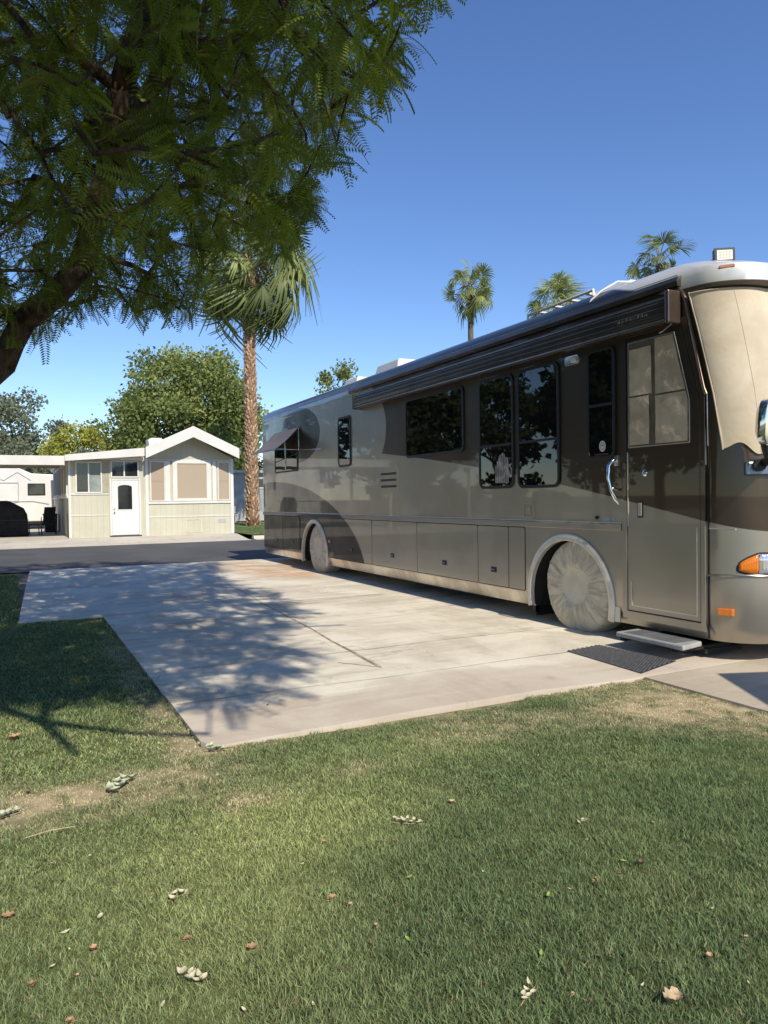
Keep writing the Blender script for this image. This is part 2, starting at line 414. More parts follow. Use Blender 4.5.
M_WHITE = simple('white_plastic', (.72, .71, .68), .45, var=.05)
def m_glass():
    t = NT('tinted_glass'); P = t.pos()
    t.set(base=(.006, .007, .008), rough=.015, spec=.7, ior=1.52)
    t.bump(t.noise(P, 1.3, 2), .08, .02); return t.mat
M_GLASS = m_glass()
def m_amber():
    t = NT('amber_lens'); t.set(base=(.75, .19, .01), rough=.2, coat=1, trans=.0); P = t.pos()
    w = t.new('ShaderNodeTexWave'); t.L(P, w.inputs[0]); w.inputs['Scale'].default_value = 22; t.bump(w.outputs['Fac'], .3, .004); return t.mat
M_AMBER = m_amber()
def m_cloth(name, a, b, sc=3.0, bs=.55, rough=.85, sheen=.2, streak=False):
    t = NT(name); P = t.pos()
    c = t.mix(t.ramp(t.noise(P, sc, 5, .6, .6), .3, .7), a, b)
    h = t.noise(P, 5, 4, .55, 1.2)
    wv = t.new('ShaderNodeTexNoise'); t.L(t.scale(P, (1, 1, .25) if streak else (1, 1, 1)), wv.inputs['Vector']); wv.inputs['Scale'].default_value = 12; wv.inputs['Detail'].default_value = 3
    h2 = t.math('ADD', t.math('MULTIPLY', h, 1.0), t.math('MULTIPLY', wv.outputs['Fac'], .25))
    fine = t.noise(P, 420, 2); h2 = t.math('ADD', h2, t.math('MULTIPLY', fine, .03))
    t.set(base=c, rough=rough, sheen=sheen, spec=.2); t.bump(h2, bs, .05); return t.mat
M_COVER = m_cloth('beige_mesh_cover', (.56, .465, .34), (.66, .57, .43), 2.2, .10)
M_WCOVER = m_cloth('grey_wheel_cover', (.42, .395, .34), (.56, .53, .465), 2.5, .22)
M_SHADE = m_cloth('door_shade_cloth', (.40, .325, .23), (.60, .50, .37), 3, .3)

NS = 14
def outline(z, x0, yt, ax=.42, ay=.40, rear=17.22, rr=.14, bow=.22):
    """plan outline, near side first: rear near corner -> along near side -> nose -> far side -> rear"""
    o = []
    x1 = RVX + RVW - (x0 - RVX)
    for k in range(6): a = R(90 - 18 * k); o.append((x0 + rr - rr * math.cos(R(18 * k) + 0) if 0 else x0 + rr * (1 - math.sin(R(18 * k))), rear - rr * (1 - math.cos(R(18 * k))), z))
    for yy in (15.5, 13.75, 12, 10, 8.2, 6.9, 5.5): o.append((x0, yy, z))
    for k in range(NS + 1):
        a = R(90 * k / NS); o.append((x0 + ax * (1 - math.cos(a)), yt - ay * math.sin(a), z))
    xm0, xm1 = x0 + ax, x1 - ax
    for q in (.2, .35, .5, .65, .8): o.append((xm0 + (xm1 - xm0) * q, yt - ay - bow * math.sin(math.pi * q), z))
    for k in range(NS + 1):
        a = R(90 - 90 * k / NS); o.append((x1 - ax * (1 - math.cos(a)), yt - ay * math.sin(a), z))
    for yy in (5.5, 6.9, 8.2, 10, 12, 13.75, 15.5): o.append((x1, yy, z))
    for k in range(6): o.append((x1 - rr * (1 - math.cos(R(90 - 18 * k))) if 0 else x1 - rr * (1 - math.cos(R(18 * k))), rear - rr * (1 - math.sin(R(18 * k))), z))
    return o
LEV = [(.19, .055, 4.46), (.26, .03, 4.44), (.34, 0, 4.43), (.7, 0, 4.43), (1.0, 0, 4.43), (1.4, 0, 4.43), (1.88, 0, 4.43), (2.3, 0, 4.46), (2.8, 0, 4.53), (3.18, 0, 4.60), (3.222, 0, 4.61),
       (3.228, 0, 4.54), (3.262, -.004, 4.52), (3.36, .0, 4.52), (3.42, .018, 4.56), (3.465, .06, 4.68), (3.515, .12, 4.86), (3.565, .22, 5.0), (3.59, .38, 5.3), (3.61, .6, 5.7)]
def droop(p):
    x, y, z = p
    if z < 1.95 or y > 4.85: return (x, y, z)
    k = min(1, (z - 1.95) / 1.15); u = max(0, 4.85 - y)
    return (x, y, z - .05 * k * k * min(1.2, u) ** 1.15)
body = MB()
body.loft([[droop(p) for p in outline(z, RVX + dx, yt, rear=17.22 - (.0 if z < 3.3 else dx * .8))] for z, dx, yt in LEV])
bo = body.build('body_shell', [M_PAINT, M_UNDER], RV, smooth=True)
# wheel wells cut out of the shell
def cutter(cy, cz, r):
    c = MB(); n = 40
    pr = [(RVX - .3, cy + r * math.cos(6.28318 * k / n), cz + r * math.sin(6.28318 * k / n)) for k in range(n)]
    c.prism(pr, (.75, 0, 0), 1); c.m = [1] * len(c.m)
    return c
ARCH = [(6.23, .345, .645), (13.77, .335, .665)]
cuts = []
for i, (cy, cz, r) in enumerate(ARCH):
    c = cutter(cy, cz, r)
    co_ = c.build('cut', [M_PAINT, M_UNDER], None); cuts.append(co_)
    md = bo.modifiers.new('well', 'BOOLEAN'); md.operation = 'DIFFERENCE'; md.object = co_; md.solver = 'EXACT'
bpy.context.view_layer.update()
dg = bpy.context.evaluated_depsgraph_get()
nm = bpy.data.meshes.new_from_object(bo.evaluated_get(dg)); bo.modifiers.clear(); bo.data = nm
for c in cuts: bpy.data.objects.remove(c, do_unlink=True)
try: nm.set_sharp_from_angle(angle=R(30))
except Exception: pass
def P_(name, mb, mat, parent=RV, **k): return mb.build(name, mat, parent, **k)
# arch trims
for cy, cz, r in ARCH:
    n = 32; o1 = []; o0 = []
    for k in range(n + 1):
        a = R(-13 + 206 * k / n); o1.append((cy + (r + .055) * math.cos(a), cz + (r + .055) * math.sin(a))); o0.append((cy + (r - .02) * math.cos(a), cz + (r - .02) * math.sin(a)))
    mb = MB(); rings = [[(RVX + .03, o0[k][0], o0[k][1]), (RVX - .022, o0[k][0] , o0[k][1]), (RVX - .03, (o0[k][0] + o1[k][0]) / 2, (o0[k][1] + o1[k][1]) / 2), (RVX - .012, o1[k][0], o1[k][1]), (RVX + .03, o1[k][0], o1[k][1])] for k in range(n + 1)]
    mb.loft(rings); P_('wheel_arch_trim', mb, M_LTRIM, smooth=True)
# wheels
def lathe_x(mb, cx, cy, cz, prof, n=40, m=0, fn=None):
    rings = []
    for (x, r) in prof:
        rings.append([(cx + x, cy + r * math.cos(6.28318 * k / n), cz + r * math.sin(6.28318 * k / n)) for k in range(n)])
    mb.loft(rings, m); return mb
for (cy, far) in ((6.14, 0), (13.62, 0), (6.14, 1), (13.62, 1)):
    x0 = RVX + .05 if not far else RVX + RVW - .33
    mb = MB(); lathe_x(mb, x0, cy, .485, [(0, .36), (.0, .44), (.03, .475), (.25, .475), (.28, .44), (.28, .36)])
    wh = P_('wheel', mb, M_BLACK, smooth=True)
    mb = MB(); lathe_x(mb, x0, cy, .485, [(.05, .1), (.03, .12), (.08, .3), (.02, .34), (.02, .358)] if not far else [(.23, .1), (.25, .12), (.2, .3), (.26, .34), (.26, .358)]); P_('rim', mb, M_ALU, wh, smooth=True)
# belt moulding
mb = MB(); sec = [(RVX + .004, 1.098), (RVX - .016, 1.102), (RVX - .022, 1.16), (RVX - .010, 1.172), (RVX + .004, 1.172)]
mb.loft([[(x, y, z) for x, z in sec] for y in (5.43, 17.1)]); P_('belt_moulding', mb, M_PAINT, bevel=.003)
mb = MB(); mb.box(RVX - .012, RVX + .002, 5.43, 17.1, 1.1735, 1.182); P_('belt_trim', mb, M_LTRIM)
mb = MB(); mb.box(RVX - .006, RVX + .01, 4.16, 4.42, 1.150, 1.160); P_('front_trim', mb, M_LTRIM)
# compartment doors
for (a, b, zb) in ((6.98, 7.285, .36), (7.30, 7.945, .36), (7.96, 9.555, .36), (9.57, 11.10, .36), (11.12, 12.79, .36), (14.6, 15.68, .40), (15.70, 17.06, .40)):
    if a < 13 and b > 12.9: b = 12.9
    mb = MB(); mb.prism(rrect(RVX + .002, a, b, zb, 1.088, .015, 2), (-.010, 0, 0))
    d = P_('compartment_door', mb, M_PAINT, bevel=.003)
    mb = MB(); mb.ring(rrect(RVX + .0025, a - .009, b + .009, zb - .009, 1.097, .02, 2), rrect(RVX + .0025, a - .001, b + .001, zb - .001, 1.089, .016, 2), (-.006, 0, 0)); P_('door_gap', mb, M_UNDER, d)
    if b - a > .5:
        yl = a + .10 if a > 7.9 and a < 12 else (a + b) / 2
        yl = {7.30: 7.60, 7.96: 8.78, 9.57: 10.36, 11.12: 11.94, 14.6: 15.05, 15.70: 16.1}.get(a, yl)
        mb = MB(); mb.box(RVX - .016, RVX - .0085, yl - .055, yl + .055, .52, .585); mb.box(RVX - .021, RVX - .0165, yl - .035, yl + .035, .545, .57)
        lt_ = P_('latch', mb, M_BLACK, d, bevel=.004); mb = MB(); mb.box(RVX - .0235, RVX - .0212, yl - .04, yl + .04, .548, .560); P_('latch_pull', mb, M_CHROME, lt_)
# skirt under the front wheel..door, and rear end seam
mb = MB(); mb.box(RVX - .006, RVX + .01, 5.465, 5.56, .20, .35); P_('skirt_plate', mb, M_LTRIM, bevel=.002)
# windows
def window(y0, y1, z0, z1, r=.09, mull=(), extra=0, bars=(), fr=.035):
    mb = MB(); mb.ring(rrect(RVX + .004, y0, y1, z0, z1, r), rrect(RVX + .004, y0 + fr, y1 - fr, z0 + fr, z1 - fr, max(.02, r - fr)), (-.022, 0, 0))
    f = P_('window', mb, M_BLACK, bevel=.004)
    mb = MB(); mb.prism(rrect(RVX + .002, y0 + fr - .003, y1 - fr + .003, z0 + fr - .003, z1 - fr + .003, max(.02, r - fr)), (-.012, 0, 0)); P_('pane', mb, M_GLASS, f)
    if mull:
        mb = MB()
        for z in mull: mb.box(RVX - .020, RVX - .0105, y0 + fr + .001, y1 - fr - .001, z - .014, z + .014)
        P_('glazing_bar', mb, M_BLACK, f, bevel=.002)
    return f
window(8.25, 9.87, 2.05, 2.93)
window(7.165, 7.895, 1.55, 2.925, .10, (2.08,))
window(6.34, 7.09, 1.545, 2.925, .10, (2.08,))
w4 = window(5.505, 5.91, 1.815, 2.935, .08, (2.36,))
w5 = window(11.92, 12.48, 2.03, 2.93, .08)
w6 = window(14.66, 16.16, 2.05, 2.86, .05)
mb = MB(); mb.box(RVX - .020, RVX - .0105, 15.40, 15.44, 2.09, 2.82); P_('glazing_bar', mb, M_ALU, w6)
# folded curtain seen in the lower half of the tall windows
mb = MB()
for k in range(8):
    y = 7.27 + .035 * k; mb.box(RVX - .0118, RVX - .0108, y, y + .026, 1.62, 1.98 - .018 * abs(k - 3) ** 1.5)
P_('curtain', mb, simple('curtain_white', (.34, .33, .32), .7, var=.5, nscale=9), [o for o in bpy.data.objects if o.name.startswith('window')][1])
# sticker: round white badge with a small grey emblem, red strip below
mb = MB(); n = 24; mb.prism([(RVX - .0105, 5.685 + .045 * math.cos(6.2832 * k / n), 1.945 + .055 * math.sin(6.2832 * k / n)) for k in range(n)], (-.001, 0, 0)); st = P_('round_sticker', mb, M_WHITE, w4)
mb = MB(); mb.ring([(RVX - .0118, 5.685 + .03 * math.cos(6.2832 * k / n), 1.945 + .037 * math.sin(6.2832 * k / n)) for k in range(n)], [(RVX - .0118, 5.685 + .025 * math.cos(6.2832 * k / n), 1.945 + .031 * math.sin(6.2832 * k / n)) for k in range(n)], (-.001, 0, 0))
mb.box(RVX - .0128, RVX - .0118, 5.673, 5.70, 1.945, 1.957); P_('emblem', mb, simple('emblem_ink', (.12, .14, .18), .5), w4)
mb = MB(); mb.box(RVX - .0115, RVX - .0105, 5.60, 5.80, 1.855, 1.872); P_('red_label', mb, simple('red_ink', (.10, .012, .015), .5), w4)
# entry door
dpoly = [(5.355, .335), (4.495, .335), (4.495, 2.28), (4.685, 2.95), (5.355, 2.95)]
dout = [(5.415, .262), (4.447, .262), (4.447, 2.30), (4.63, 3.005), (5.415, 3.005)]
mb = MB(); mb.ring([(RVX + .003, y, z) for y, z in dout], [(RVX + .003, y, z) for y, z in dpoly], (-.022, 0, 0)); P_('door_frame', mb, M_PAINT, bevel=.004)
def shr(p, s):
    cy = sum(a[0] for a in p) / len(p); cz = sum(a[1] for a in p) / len(p)
    return [(y + (s if y < cy else -s), z + (s if z < cz else -s)) for y, z in p]
mb = MB(); mb.prism([(RVX + .002, y, z) for y, z in shr(dpoly, .008)], (-.016, 0, 0)); DR = P_('entry_door', mb, M_PAINT, bevel=.004)
mb = MB(); mb.ring([(RVX + .0025, y, z) for y, z in shr(dpoly, -.001)], [(RVX + .0025, y, z) for y, z in shr(dpoly, .0075)], (-.008, 0, 0)); P_('door_seal', mb, M_BLACK, DR)
mb = MB()
mb.box(RVX - .0205, RVX - .0145, 4.53, 5.30, .385, .395); mb.box(RVX - .0205, RVX - .0145, 4.53, 4.538, .396, 1.16); mb.box(RVX - .0205, RVX - .0145, 5.29, 5.30, .396, .62)
mb.box(RVX - .0205, RVX - .0145, 5.333, 5.342, 1.15, 1.86)
P_('door_trim', mb, M_LTRIM, DR, split=True)
wp = [(5.325, 1.90), (4.60, 1.90), (4.60, 2.28), (4.765, 2.905), (5.325, 2.905)]
mb = MB(); mb.ring([(RVX - .0142, y, z) for y, z in wp], [(RVX - .0142, y, z) for y, z in shr(wp, .013)], (-.008, 0, 0)); DW = P_('door_window', mb, M_ALU, DR, bevel=.002)
mb = MB(); mb.prism([(RVX - .0143, y, z) for y, z in shr(wp, .012)], (-.002, 0, 0)); P_('pane', mb, simple('brown_shade_backing', (.15, .115, .08), .35, var=.3, nscale=5, coat=.4), DW)
def wr(x, poly2, amp=.012, nseed=0, n=14):
    """wrinkled cloth rectangle clipped to a slanted front edge"""
    y1, y0, z0, z1 = poly2; vs = []; rs = random.Random(nseed)
    ph = [rs.uniform(0, 6.28) for _ in range(6)]
    for i in range(n + 1):
        z = z0 + (z1 - z0) * i / n
        for j in range(n + 1):
            ymin = max(y0, 4.62 + max(0, (z - 2.28)) * .264 + .0)
            y = ymin + (y1 - ymin) * j / n
            s = math.sin(y * 19 + z * 7 + ph[0]) * .5 + math.sin(z * 23 - y * 11 + ph[1]) * .4 + math.sin((y + z) * 41 + ph[2]) * .2
            vs.append((x - amp * .25 - amp * .2 * s, y, z))
    f = [(i * (n + 1) + j, i * (n + 1) + j + 1, (i + 1) * (n + 1) + j + 1, (i + 1) * (n + 1) + j) for i in range(n) for j in range(n)]
    return vs, f
for k, q in enumerate(((5.305, 5.03, 2.39, 2.83), (5.305, 5.06, 1.925, 2.375), (4.985, 4.6, 2.375, 2.885), (4.985, 4.62, 1.92, 2.36))):
    mb = MB(); v, f = wr(RVX - .0175, q, .022, k, 26); mb.add(v, f); P_('shade_cloth', mb, M_SHADE, DW, smooth='all', fix=False)
mb = MB(); mb.prism(rrect(RVX - .0143, 5.15, 5.215, 1.235, 1.39, .008, 2), (-.006, 0, 0)); mb2 = P_('keypad_plate', mb, M_BLACK, DR)
mb = MB(); mb.prism(rrect(RVX - .0205, 5.16, 5.205, 1.25, 1.375, .006, 2), (-.006, 0, 0)); P_('paddle_latch', mb, M_LGREY, DR, bevel=.003)
mb = MB(); lathe_x(mb, RVX, 5.12, 1.655, [(-.014, .03), (-.02, .032), (-.024, .028), (-.03, .014)], 20); P_('lock', mb, M_CHROME, DR, smooth=True)
# chrome assist handle
mb = MB(); mb.tube([(RVX - .0, 5.50, 1.80), (RVX - .05, 5.50, 1.79), (RVX - .085, 5.52, 1.74), (RVX - .095, 5.515, 1.62), (RVX - .085, 5.49, 1.50), (RVX - .05, 5.465, 1.41), (RVX - .02, 5.45, 1.36)], [.017, .018, .02, .018, .016, .022, .008], 10)
mb.box(RVX - .012, RVX + .001, 5.475, 5.525, 1.74, 1.84); mb.tube([(RVX, 5.46, 1.50), (RVX - .08, 5.475, 1.52)], .012, 8)
P_('grab_handle', mb, M_CHROME, smooth=True)
# step
mb = MB(); mb.prism([(5.0, 5.22, .13), (5.0, 4.44, .13), (5.30, 4.50, .13), (5.30, 5.24, .13)], (0, 0, .045)); stp = P_('entry_step', mb, M_LGREY, bevel=.012)
mb = MB()
for k in range(9): mb.box(5.03 + .03 * k, 5.045 + .03 * k, 4.55, 5.16, .1752, .178)
P_('step_tread', mb, simple('step_grip', (.17, .17, .17), .8, var=.2), stp)
mb = MB(); mb.box(5.02, 5.7, 5.12, 5.18, .10, .13); mb.box(5.02, 5.7, 4.52, 4.58, .10, .13); mb.box(5.34, 5.8, 4.50, 5.2, .06, .10); P_('step_bracket', mb, M_UNDER, stp, split=True)
# mud flap and tank hardware under the skirt
mb = MB(); mb.box(5.42, 5.45, 6.93, 7.0, .10, .35); mb.box(5.42, 5.85, 6.93, 6.95, .06, .40); P_('mud_flap', mb, M_BLACK, split=True)
mb = MB(); mb.box(6.2, 6.4, 4.8, 16.6, .10, .2); mb.box(6.7, 6.9, 4.8, 16.6, .10, .2); mb.box(5.6, 7.6, 8.2, 10.6, .12, .2); P_('chassis_rail', mb, M_UNDER, split=True)
mb = MB(); mb.tube([(5.75, 6.14, .48), (7.4, 6.14, .48)], .08); mb.tube([(5.75, 13.62, .48), (7.4, 13.62, .48)], .11); P_('axle', mb, M_UNDER, split=True)
# main awning
ax = RVX; sec = [(0, 2.985), (-.06, 2.965), (-.125, 2.975), (-.15, 3.02), (-.158, 3.045), (-.150, 3.055), (-.155, 3.10), (-.147, 3.11), (-.15, 3.15), (-.135, 3.165), (-.12, 3.20), (-.06, 3.225), (0, 3.23)]
mb = MB(); mb.loft([[(ax + x, y, z) for x, z in sec] for y in (4.74, 11.45)]); AW = P_('awning', mb, M_AWN, bevel=.002)
mb = MB(); mb.box(ax - .166, ax - .0, 4.695, 4.738, 2.955, 3.245); P_('awning_end_cap', mb, M_BRONZE, AW, bevel=.012)
mb = MB(); mb.box(ax - .160, ax - .0, 11.452, 11.49, 2.965, 3.235); P_('awning_end_cap', mb, M_AWN, AW, bevel=.01)
mb = MB(); mb.box(ax - .1595, ax - .1505, 4.75, 11.44, 2.984, 2.996); mb.box(ax - .139, ax - .130, 4.75, 11.44, 3.178, 3.184); P_('awning_trim', mb, M_ALU, AW, split=True)
mb = MB()
for k in range(8): mb.box(ax - .1585, ax - .1545, 4.95 + .048 * k, 4.977 + .048 * k, 3.066, 3.066 + .02 + .006 * (k % 3)); 
P_('faint_lettering', mb, simple('faint_ink', (.11, .105, .10), .4), AW, split=True)
mb = MB(); mb.tube([(ax - .10, 4.715, 2.955), (ax - .12, 4.80, 2.90), (ax - .12, 4.84, 2.895)], .006, 6); P_('pull_strap', mb, M_ALU, AW)
mb = MB(); mb.loft([[(ax + x, y, z) for x, z in ((.004, 3.285), (-.045, 3.29), (-.055, 3.33), (-.03, 3.375), (.02, 3.385))] for y in (4.70, 11.9)]); P_('drip_rail', mb, M_AWN, bevel=.003)
mb = MB(); mb.box(ax - .02, ax - .014, 4.72, 17.1, 3.387, 3.392); P_('roof_trim', mb, M_ALU)
# pillar mouldings at the windscreen corner
mb = MB(); mb.tube([(RVX - .004, 4.86, 3.27), (RVX - .006, 4.76, 3.275), (RVX - .006, 4.69, 3.24), (RVX - .006, 4.645, 3.15), (RVX - .006, 4.46, 2.36), (RVX - .006, 4.435, 2.30)], .017, 8); P_('pillar_moulding', mb, M_BRONZE, smooth=True)
mb = MB(); mb.tube([(RVX - .006, 4.43, 2.30), (RVX - .006, 4.425, 1.86)], .006, 6); mb.tube([(RVX - .006, 4.455, 2.26), (RVX - .006, 4.445, 1.7)], .004, 6); P_('pillar_trim', mb, M_ALU, split=True)
mb = MB(); mb.box(RVX - .006, RVX + .003, 4.418, 4.432, .21, 1.86); P_('panel_seam', mb, M_UNDER)
# vent, outlet, porch light, small fittings
mb = MB(); mb.prism(rrect(RVX + .003, 10.12, 10.80, 1.54, 1.965, .02, 2), (-.012, 0, 0)); V = P_('furnace_vent', mb, M_PAINT, bevel=.003)
for z in (1.64, 1.74, 1.84): mb = MB(); mb.prism(rrect(RVX - .0092, 10.2, 10.72, z - .017, z + .017, .012, 2), (-.006, 0, 0)); P_('louvre', mb, M_BLACK, V)
mb = MB(); mb.ring(rrect(RVX + .002, 6.80, 7.0, 1.20, 1.39, .01, 2), rrect(RVX + .002, 6.825, 6.975, 1.225, 1.365, .01, 2), (-.012, 0, 0)); mb.prism(rrect(RVX + .002, 6.86, 6.94, 1.25, 1.34, .01, 2), (-.016, 0, 0)); P_('outlet_box', mb, M_PAINT, bevel=.002)
mb = MB(); mb.prism(rrect(RVX + .002, 6.02, 6.24, 2.83, 2.93, .03, 4), (-.02, 0, 0)); PL = P_('porch_light', mb, M_CHROME, bevel=.004)
mb = MB(); mb.prism(rrect(RVX - .0185, 6.04, 6.12, 2.85, 2.91, .02, 4), (-.03, 0, 0)); P_('lens', mb, M_WHITE, PL, bevel=.01)
mb = MB(); mb.box(RVX - .006, RVX + .002, 13.02, 13.12, 1.83, 1.96); mb.box(RVX - .006, RVX + .002, 12.80, 12.90, 1.83, 1.96); P_('wall_plate', mb, M_WHITE, bevel=.004, split=True)
mb = MB(); mb.box(RVX - .016, RVX + .002, 12.93, 13.02, .63, .68); P_('rear_marker', mb, simple('amber_plain', (.6, .2, .05), .3), bevel=.004)
mb = MB(); lathe_x(mb, RVX, 5.78, 1.225, [(-.0, .018), (-.014, .018), (-.016, .008)], 14); P_('filler_knob', mb, M_BLACK)
mb = MB(); mb.box(RVX - .002, RVX + .001, 5.60, 5.72, 1.195, 1.232); mb.box(RVX - .002, RVX + .001, 5.52, 5.575, 1.195, 1.232); P_('decal', mb, simple('pale_blue_decal', (.30, .36, .40), .5), split=True)
# rear window awning (open)
mb = MB(); nn = 8; vs = []
for i in range(nn + 1):
    t = i / nn
    for j in range(5):
        s = j / 4; vs.append((RVX - .01 - .50 * t, 14.58 + 1.58 * s, 2.955 - .46 * t - .05 * math.sin(math.pi * t) * (1 if 0 < s < 1 else .5)))
f = [(i * 5 + j, i * 5 + j + 1, (i + 1) * 5 + j + 1, (i + 1) * 5 + j) for i in range(nn) for j in range(4)]
b = len(vs); vs2 = [(x, y, z - .008) for x, y, z in vs]; f2 = [tuple(q + b for q in g[::-1]) for g in f]
mb.add(vs + vs2, f + f2); WA = P_('window_awning', mb, simple('awning_fabric_taupe', (.17, .145, .125), .55, .0, var=.15, nscale=4), smooth='all', fix=False)
mb = MB(); mb.tube([(RVX - .5, 14.55, 2.495), (RVX - .5, 16.2, 2.495)], .022, 8); P_('roller', mb, M_AWN, WA, smooth=True)
mb = MB(); mb.tube([(RVX - .5, 14.57, 2.495), (RVX - .02, 14.56, 2.49)], .010, 6); mb.tube([(RVX - .02, 14.56, 2.49), (RVX - .02, 13.3, 2.42)], .007, 6); mb.tube([(RVX - .5, 16.17, 2.495), (RVX - .02, 16.16, 2.3)], .010, 6); mb.tube([(RVX - .015, 14.55, 2.47), (RVX - .015, 14.55, 2.95)], .012, 6)
P_('awning_arm', mb, M_CHROME, WA, split=True)
# nose: headlamp, bumper line, marker
def nose(th, z, yt=4.43, off=0):
    a = R(th); return (RVX + .42 * (1 - math.cos(a)) - off * math.cos(a), yt - .40 * math.sin(a) - off * math.sin(a), z)
def patch(th0, th1, zf0, zf1, off, n=14, mm=6):
    vs = []
    for i in range(n + 1):
        th = th0 + (th1 - th0) * i / n
        for j in range(mm + 1):
            s = j / mm; z = zf0(th) + (zf1(th) - zf0(th)) * s
            bul = off * (1 if 0 < s < 1 and 0 < i < n else .2)
            vs.append(nose(th, z, off=bul))
    f = [(i * (mm + 1) + j, i * (mm + 1) + j + 1, (i + 1) * (mm + 1) + j + 1, (i + 1) * (mm + 1) + j) for i in range(n) for j in range(mm)]
    return vs, f
lo = lambda th: .815 - .035 * max(0, min(1, (th - 34) / 14)) ** .5
hi = lambda th: .825 + .125 * max(0, min(1, (th - 33.5) / 24)) ** .5
mb = MB(); v, f = patch(36, 57, lambda t: lo(t) + .006, lambda t: hi(t) - .004, .022); mb.add(v, f); HL = P_('turn_signal', mb, M_AMBER, smooth='all', fix=False)
mb = MB(); v, f = patch(57.2, 88, lambda t: lo(t) + .006, lambda t: hi(t) - .004, .022); mb.add(v, f)
tm = NT('lamp_lens'); tm.set(base=(.75, .76, .76), rough=.08, metal=.6, coat=1); wv = tm.new('ShaderNodeTexWave'); tm.L(tm.pos(), wv.inputs[0]); wv.inputs['Scale'].default_value = 14; tm.bump(wv.outputs['Fac'], .4, .01)
P_('headlight', mb, tm.mat, smooth='all', fix=False)
mb = MB(); v, f = patch(33, 89.5, lambda t: lo(t) - .012, lambda t: hi(t) + .012, .006, 20); mb.add(v, f); P_('headlight_surround', mb, M_BLACK, smooth='all', fix=False)
mb = MB(); pts = [nose(t, .755 + .012 * math.sin(R(t * 2)), off=.006) for t in range(0, 91, 6)]; mb.tube(pts, .010, 6); P_('bumper_line', mb, M_ALU, smooth=True)
mb = MB(); mb.box(-.012, .03, -.065, .065, .425, .485, M=Matrix.Translation((RVX + .016, 4.275, 0)) @ Matrix.Rotation(R(18), 4, 'Z')); P_('side_marker', mb, M_AMBER, bevel=.006)
# clearance lamps on the cap
for t in (38,):
    mb = MB(); a = R(t); c = Vector(droop(nose(t, 3.385, 4.545, .002))); Mx = Matrix.Translation(c) @ Matrix.Rotation(a, 4, 'Z')
    mb.box(-.012, .02, -.06, .06, -.014, .014, M=Mx); P_('clearance_lamp', mb, simple('faded_red_lens', (.60, .30, .22), .3), bevel=.006)
# mirror
mb = MB(); a = R(24); c = Vector(nose(60, 1.655, off=.01)); Mx = Matrix.Translation(c) @ Matrix.Rotation(R(58), 4, 'Z')
mb.box(-.02, .03, -.12, .13, -.055, .055, M=Mx); MR = P_('mirror_bracket', mb, simple('bracket_steel', (.25, .30, .38), .35, .8), bevel=.01)
mb = MB(); mb.tube([nose(60, 1.69, off=.0), nose(60, 1.71, off=.12), (5.30, 3.86, 1.73), (5.24, 3.84, 1.78), (5.22, 3.84, 1.86)], [.04, .035, .03, .028, .028], 10); mb.tube([nose(56, 1.68, off=.0), nose(56, 1.68, off=.07)], .05, 12); P_('mirror_arm', mb, M_BLACK, MR, smooth=True)
mb = MB(); Mx = Matrix.Translation((5.275, 3.80, 2.0)) @ Matrix.Rotation(R(6), 4, 'Z') @ Matrix.Rotation(R(4), 4, 'X')
n = 20; pr = [Vector((.13 * math.copysign(abs(math.cos(6.2832 * k / n)) ** .5, math.cos(6.2832 * k / n)), 0, .185 * math.copysign(abs(math.sin(6.2832 * k / n)) ** .5, math.sin(6.2832 * k / n)))) for k in range(n)]
mb.loft([[Mx @ (p * s_ + Vector((0, d, 0))) for p in pr] for s_, d in ((.95, -.012), (1, 0), (.98, .05), (.7, .09))]); MH = P_('mirror_head', mb, M_CHROME, MR, smooth=True)
# roof fittings
def rbox(nm, x0, x1, y0, y1, z0, z1, mat, bev=.03, taper=.08):
    mb = MB(); mb.loft([[(x0, y0, z0), (x1, y0, z0), (x1, y1, z0), (x0, y1, z0)], [(x0 + taper * .3, y0 + taper * .3, (z0 + z1) / 2), (x1 - taper * .3, y0 + taper * .3, (z0 + z1) / 2), (x1 - taper * .3, y1 - taper * .3, (z0 + z1) / 2), (x0 + taper * .3, y1 - taper * .3, (z0 + z1) / 2)], [(x0 + taper, y0 + taper, z1), (x1 - taper, y0 + taper, z1), (x1 - taper, y1 - taper, z1), (x0 + taper, y1 - taper, z1)]])
    return P_(nm, mb, mat, bevel=bev)
rbox('roof_air_conditioner', 6.25, 6.95, 11.95, 13.0, 3.6, 4.02, M_WHITE)
rbox('roof_vent_cover', 6.15, 6.65, 13.55, 14.3, 3.6, 3.93, M_WHITE)
rbox('roof_vent_cover', 5.9, 6.5, 5.9, 6.6, 3.59, 3.78, M_WHITE, .02)
mb = MB()
for xx in (5.86, 6.10): mb.tube([(xx, 6.4, 3.6), (xx, 6.42, 3.76), (xx, 7.6, 3.74), (xx, 7.62, 3.6)], .018, 8)
for q in range(4): mb.box(5.87, 6.09, 6.5 + .3 * q, 6.56 + .3 * q, 3.735, 3.755)
P_('roof_rack', mb, M_WHITE, smooth=True)
mb = MB(); mb.tube([(5.85, 5.86, 3.70), (5.62, 5.8, 3.66), (5.45, 5.84, 3.56), (5.36, 5.9, 3.47), (5.325, 5.93, 3.38)], .010, 6); P_('hanging_cable', mb, M_WHITE, smooth=True)
mb = MB(); mb.tube([(6.6, 16.5, 3.6), (6.6, 16.5, 3.85), (6.55, 16.3, 3.92), (6.5, 15.9, 3.93)], .02, 6); mb.tube([(6.3, 16.9, 3.6), (6.3, 16.9, 3.78), (6.3, 16.5, 3.80)], .015, 6); P_('roof_pipe', mb, M_LGREY, smooth=True, split=True)
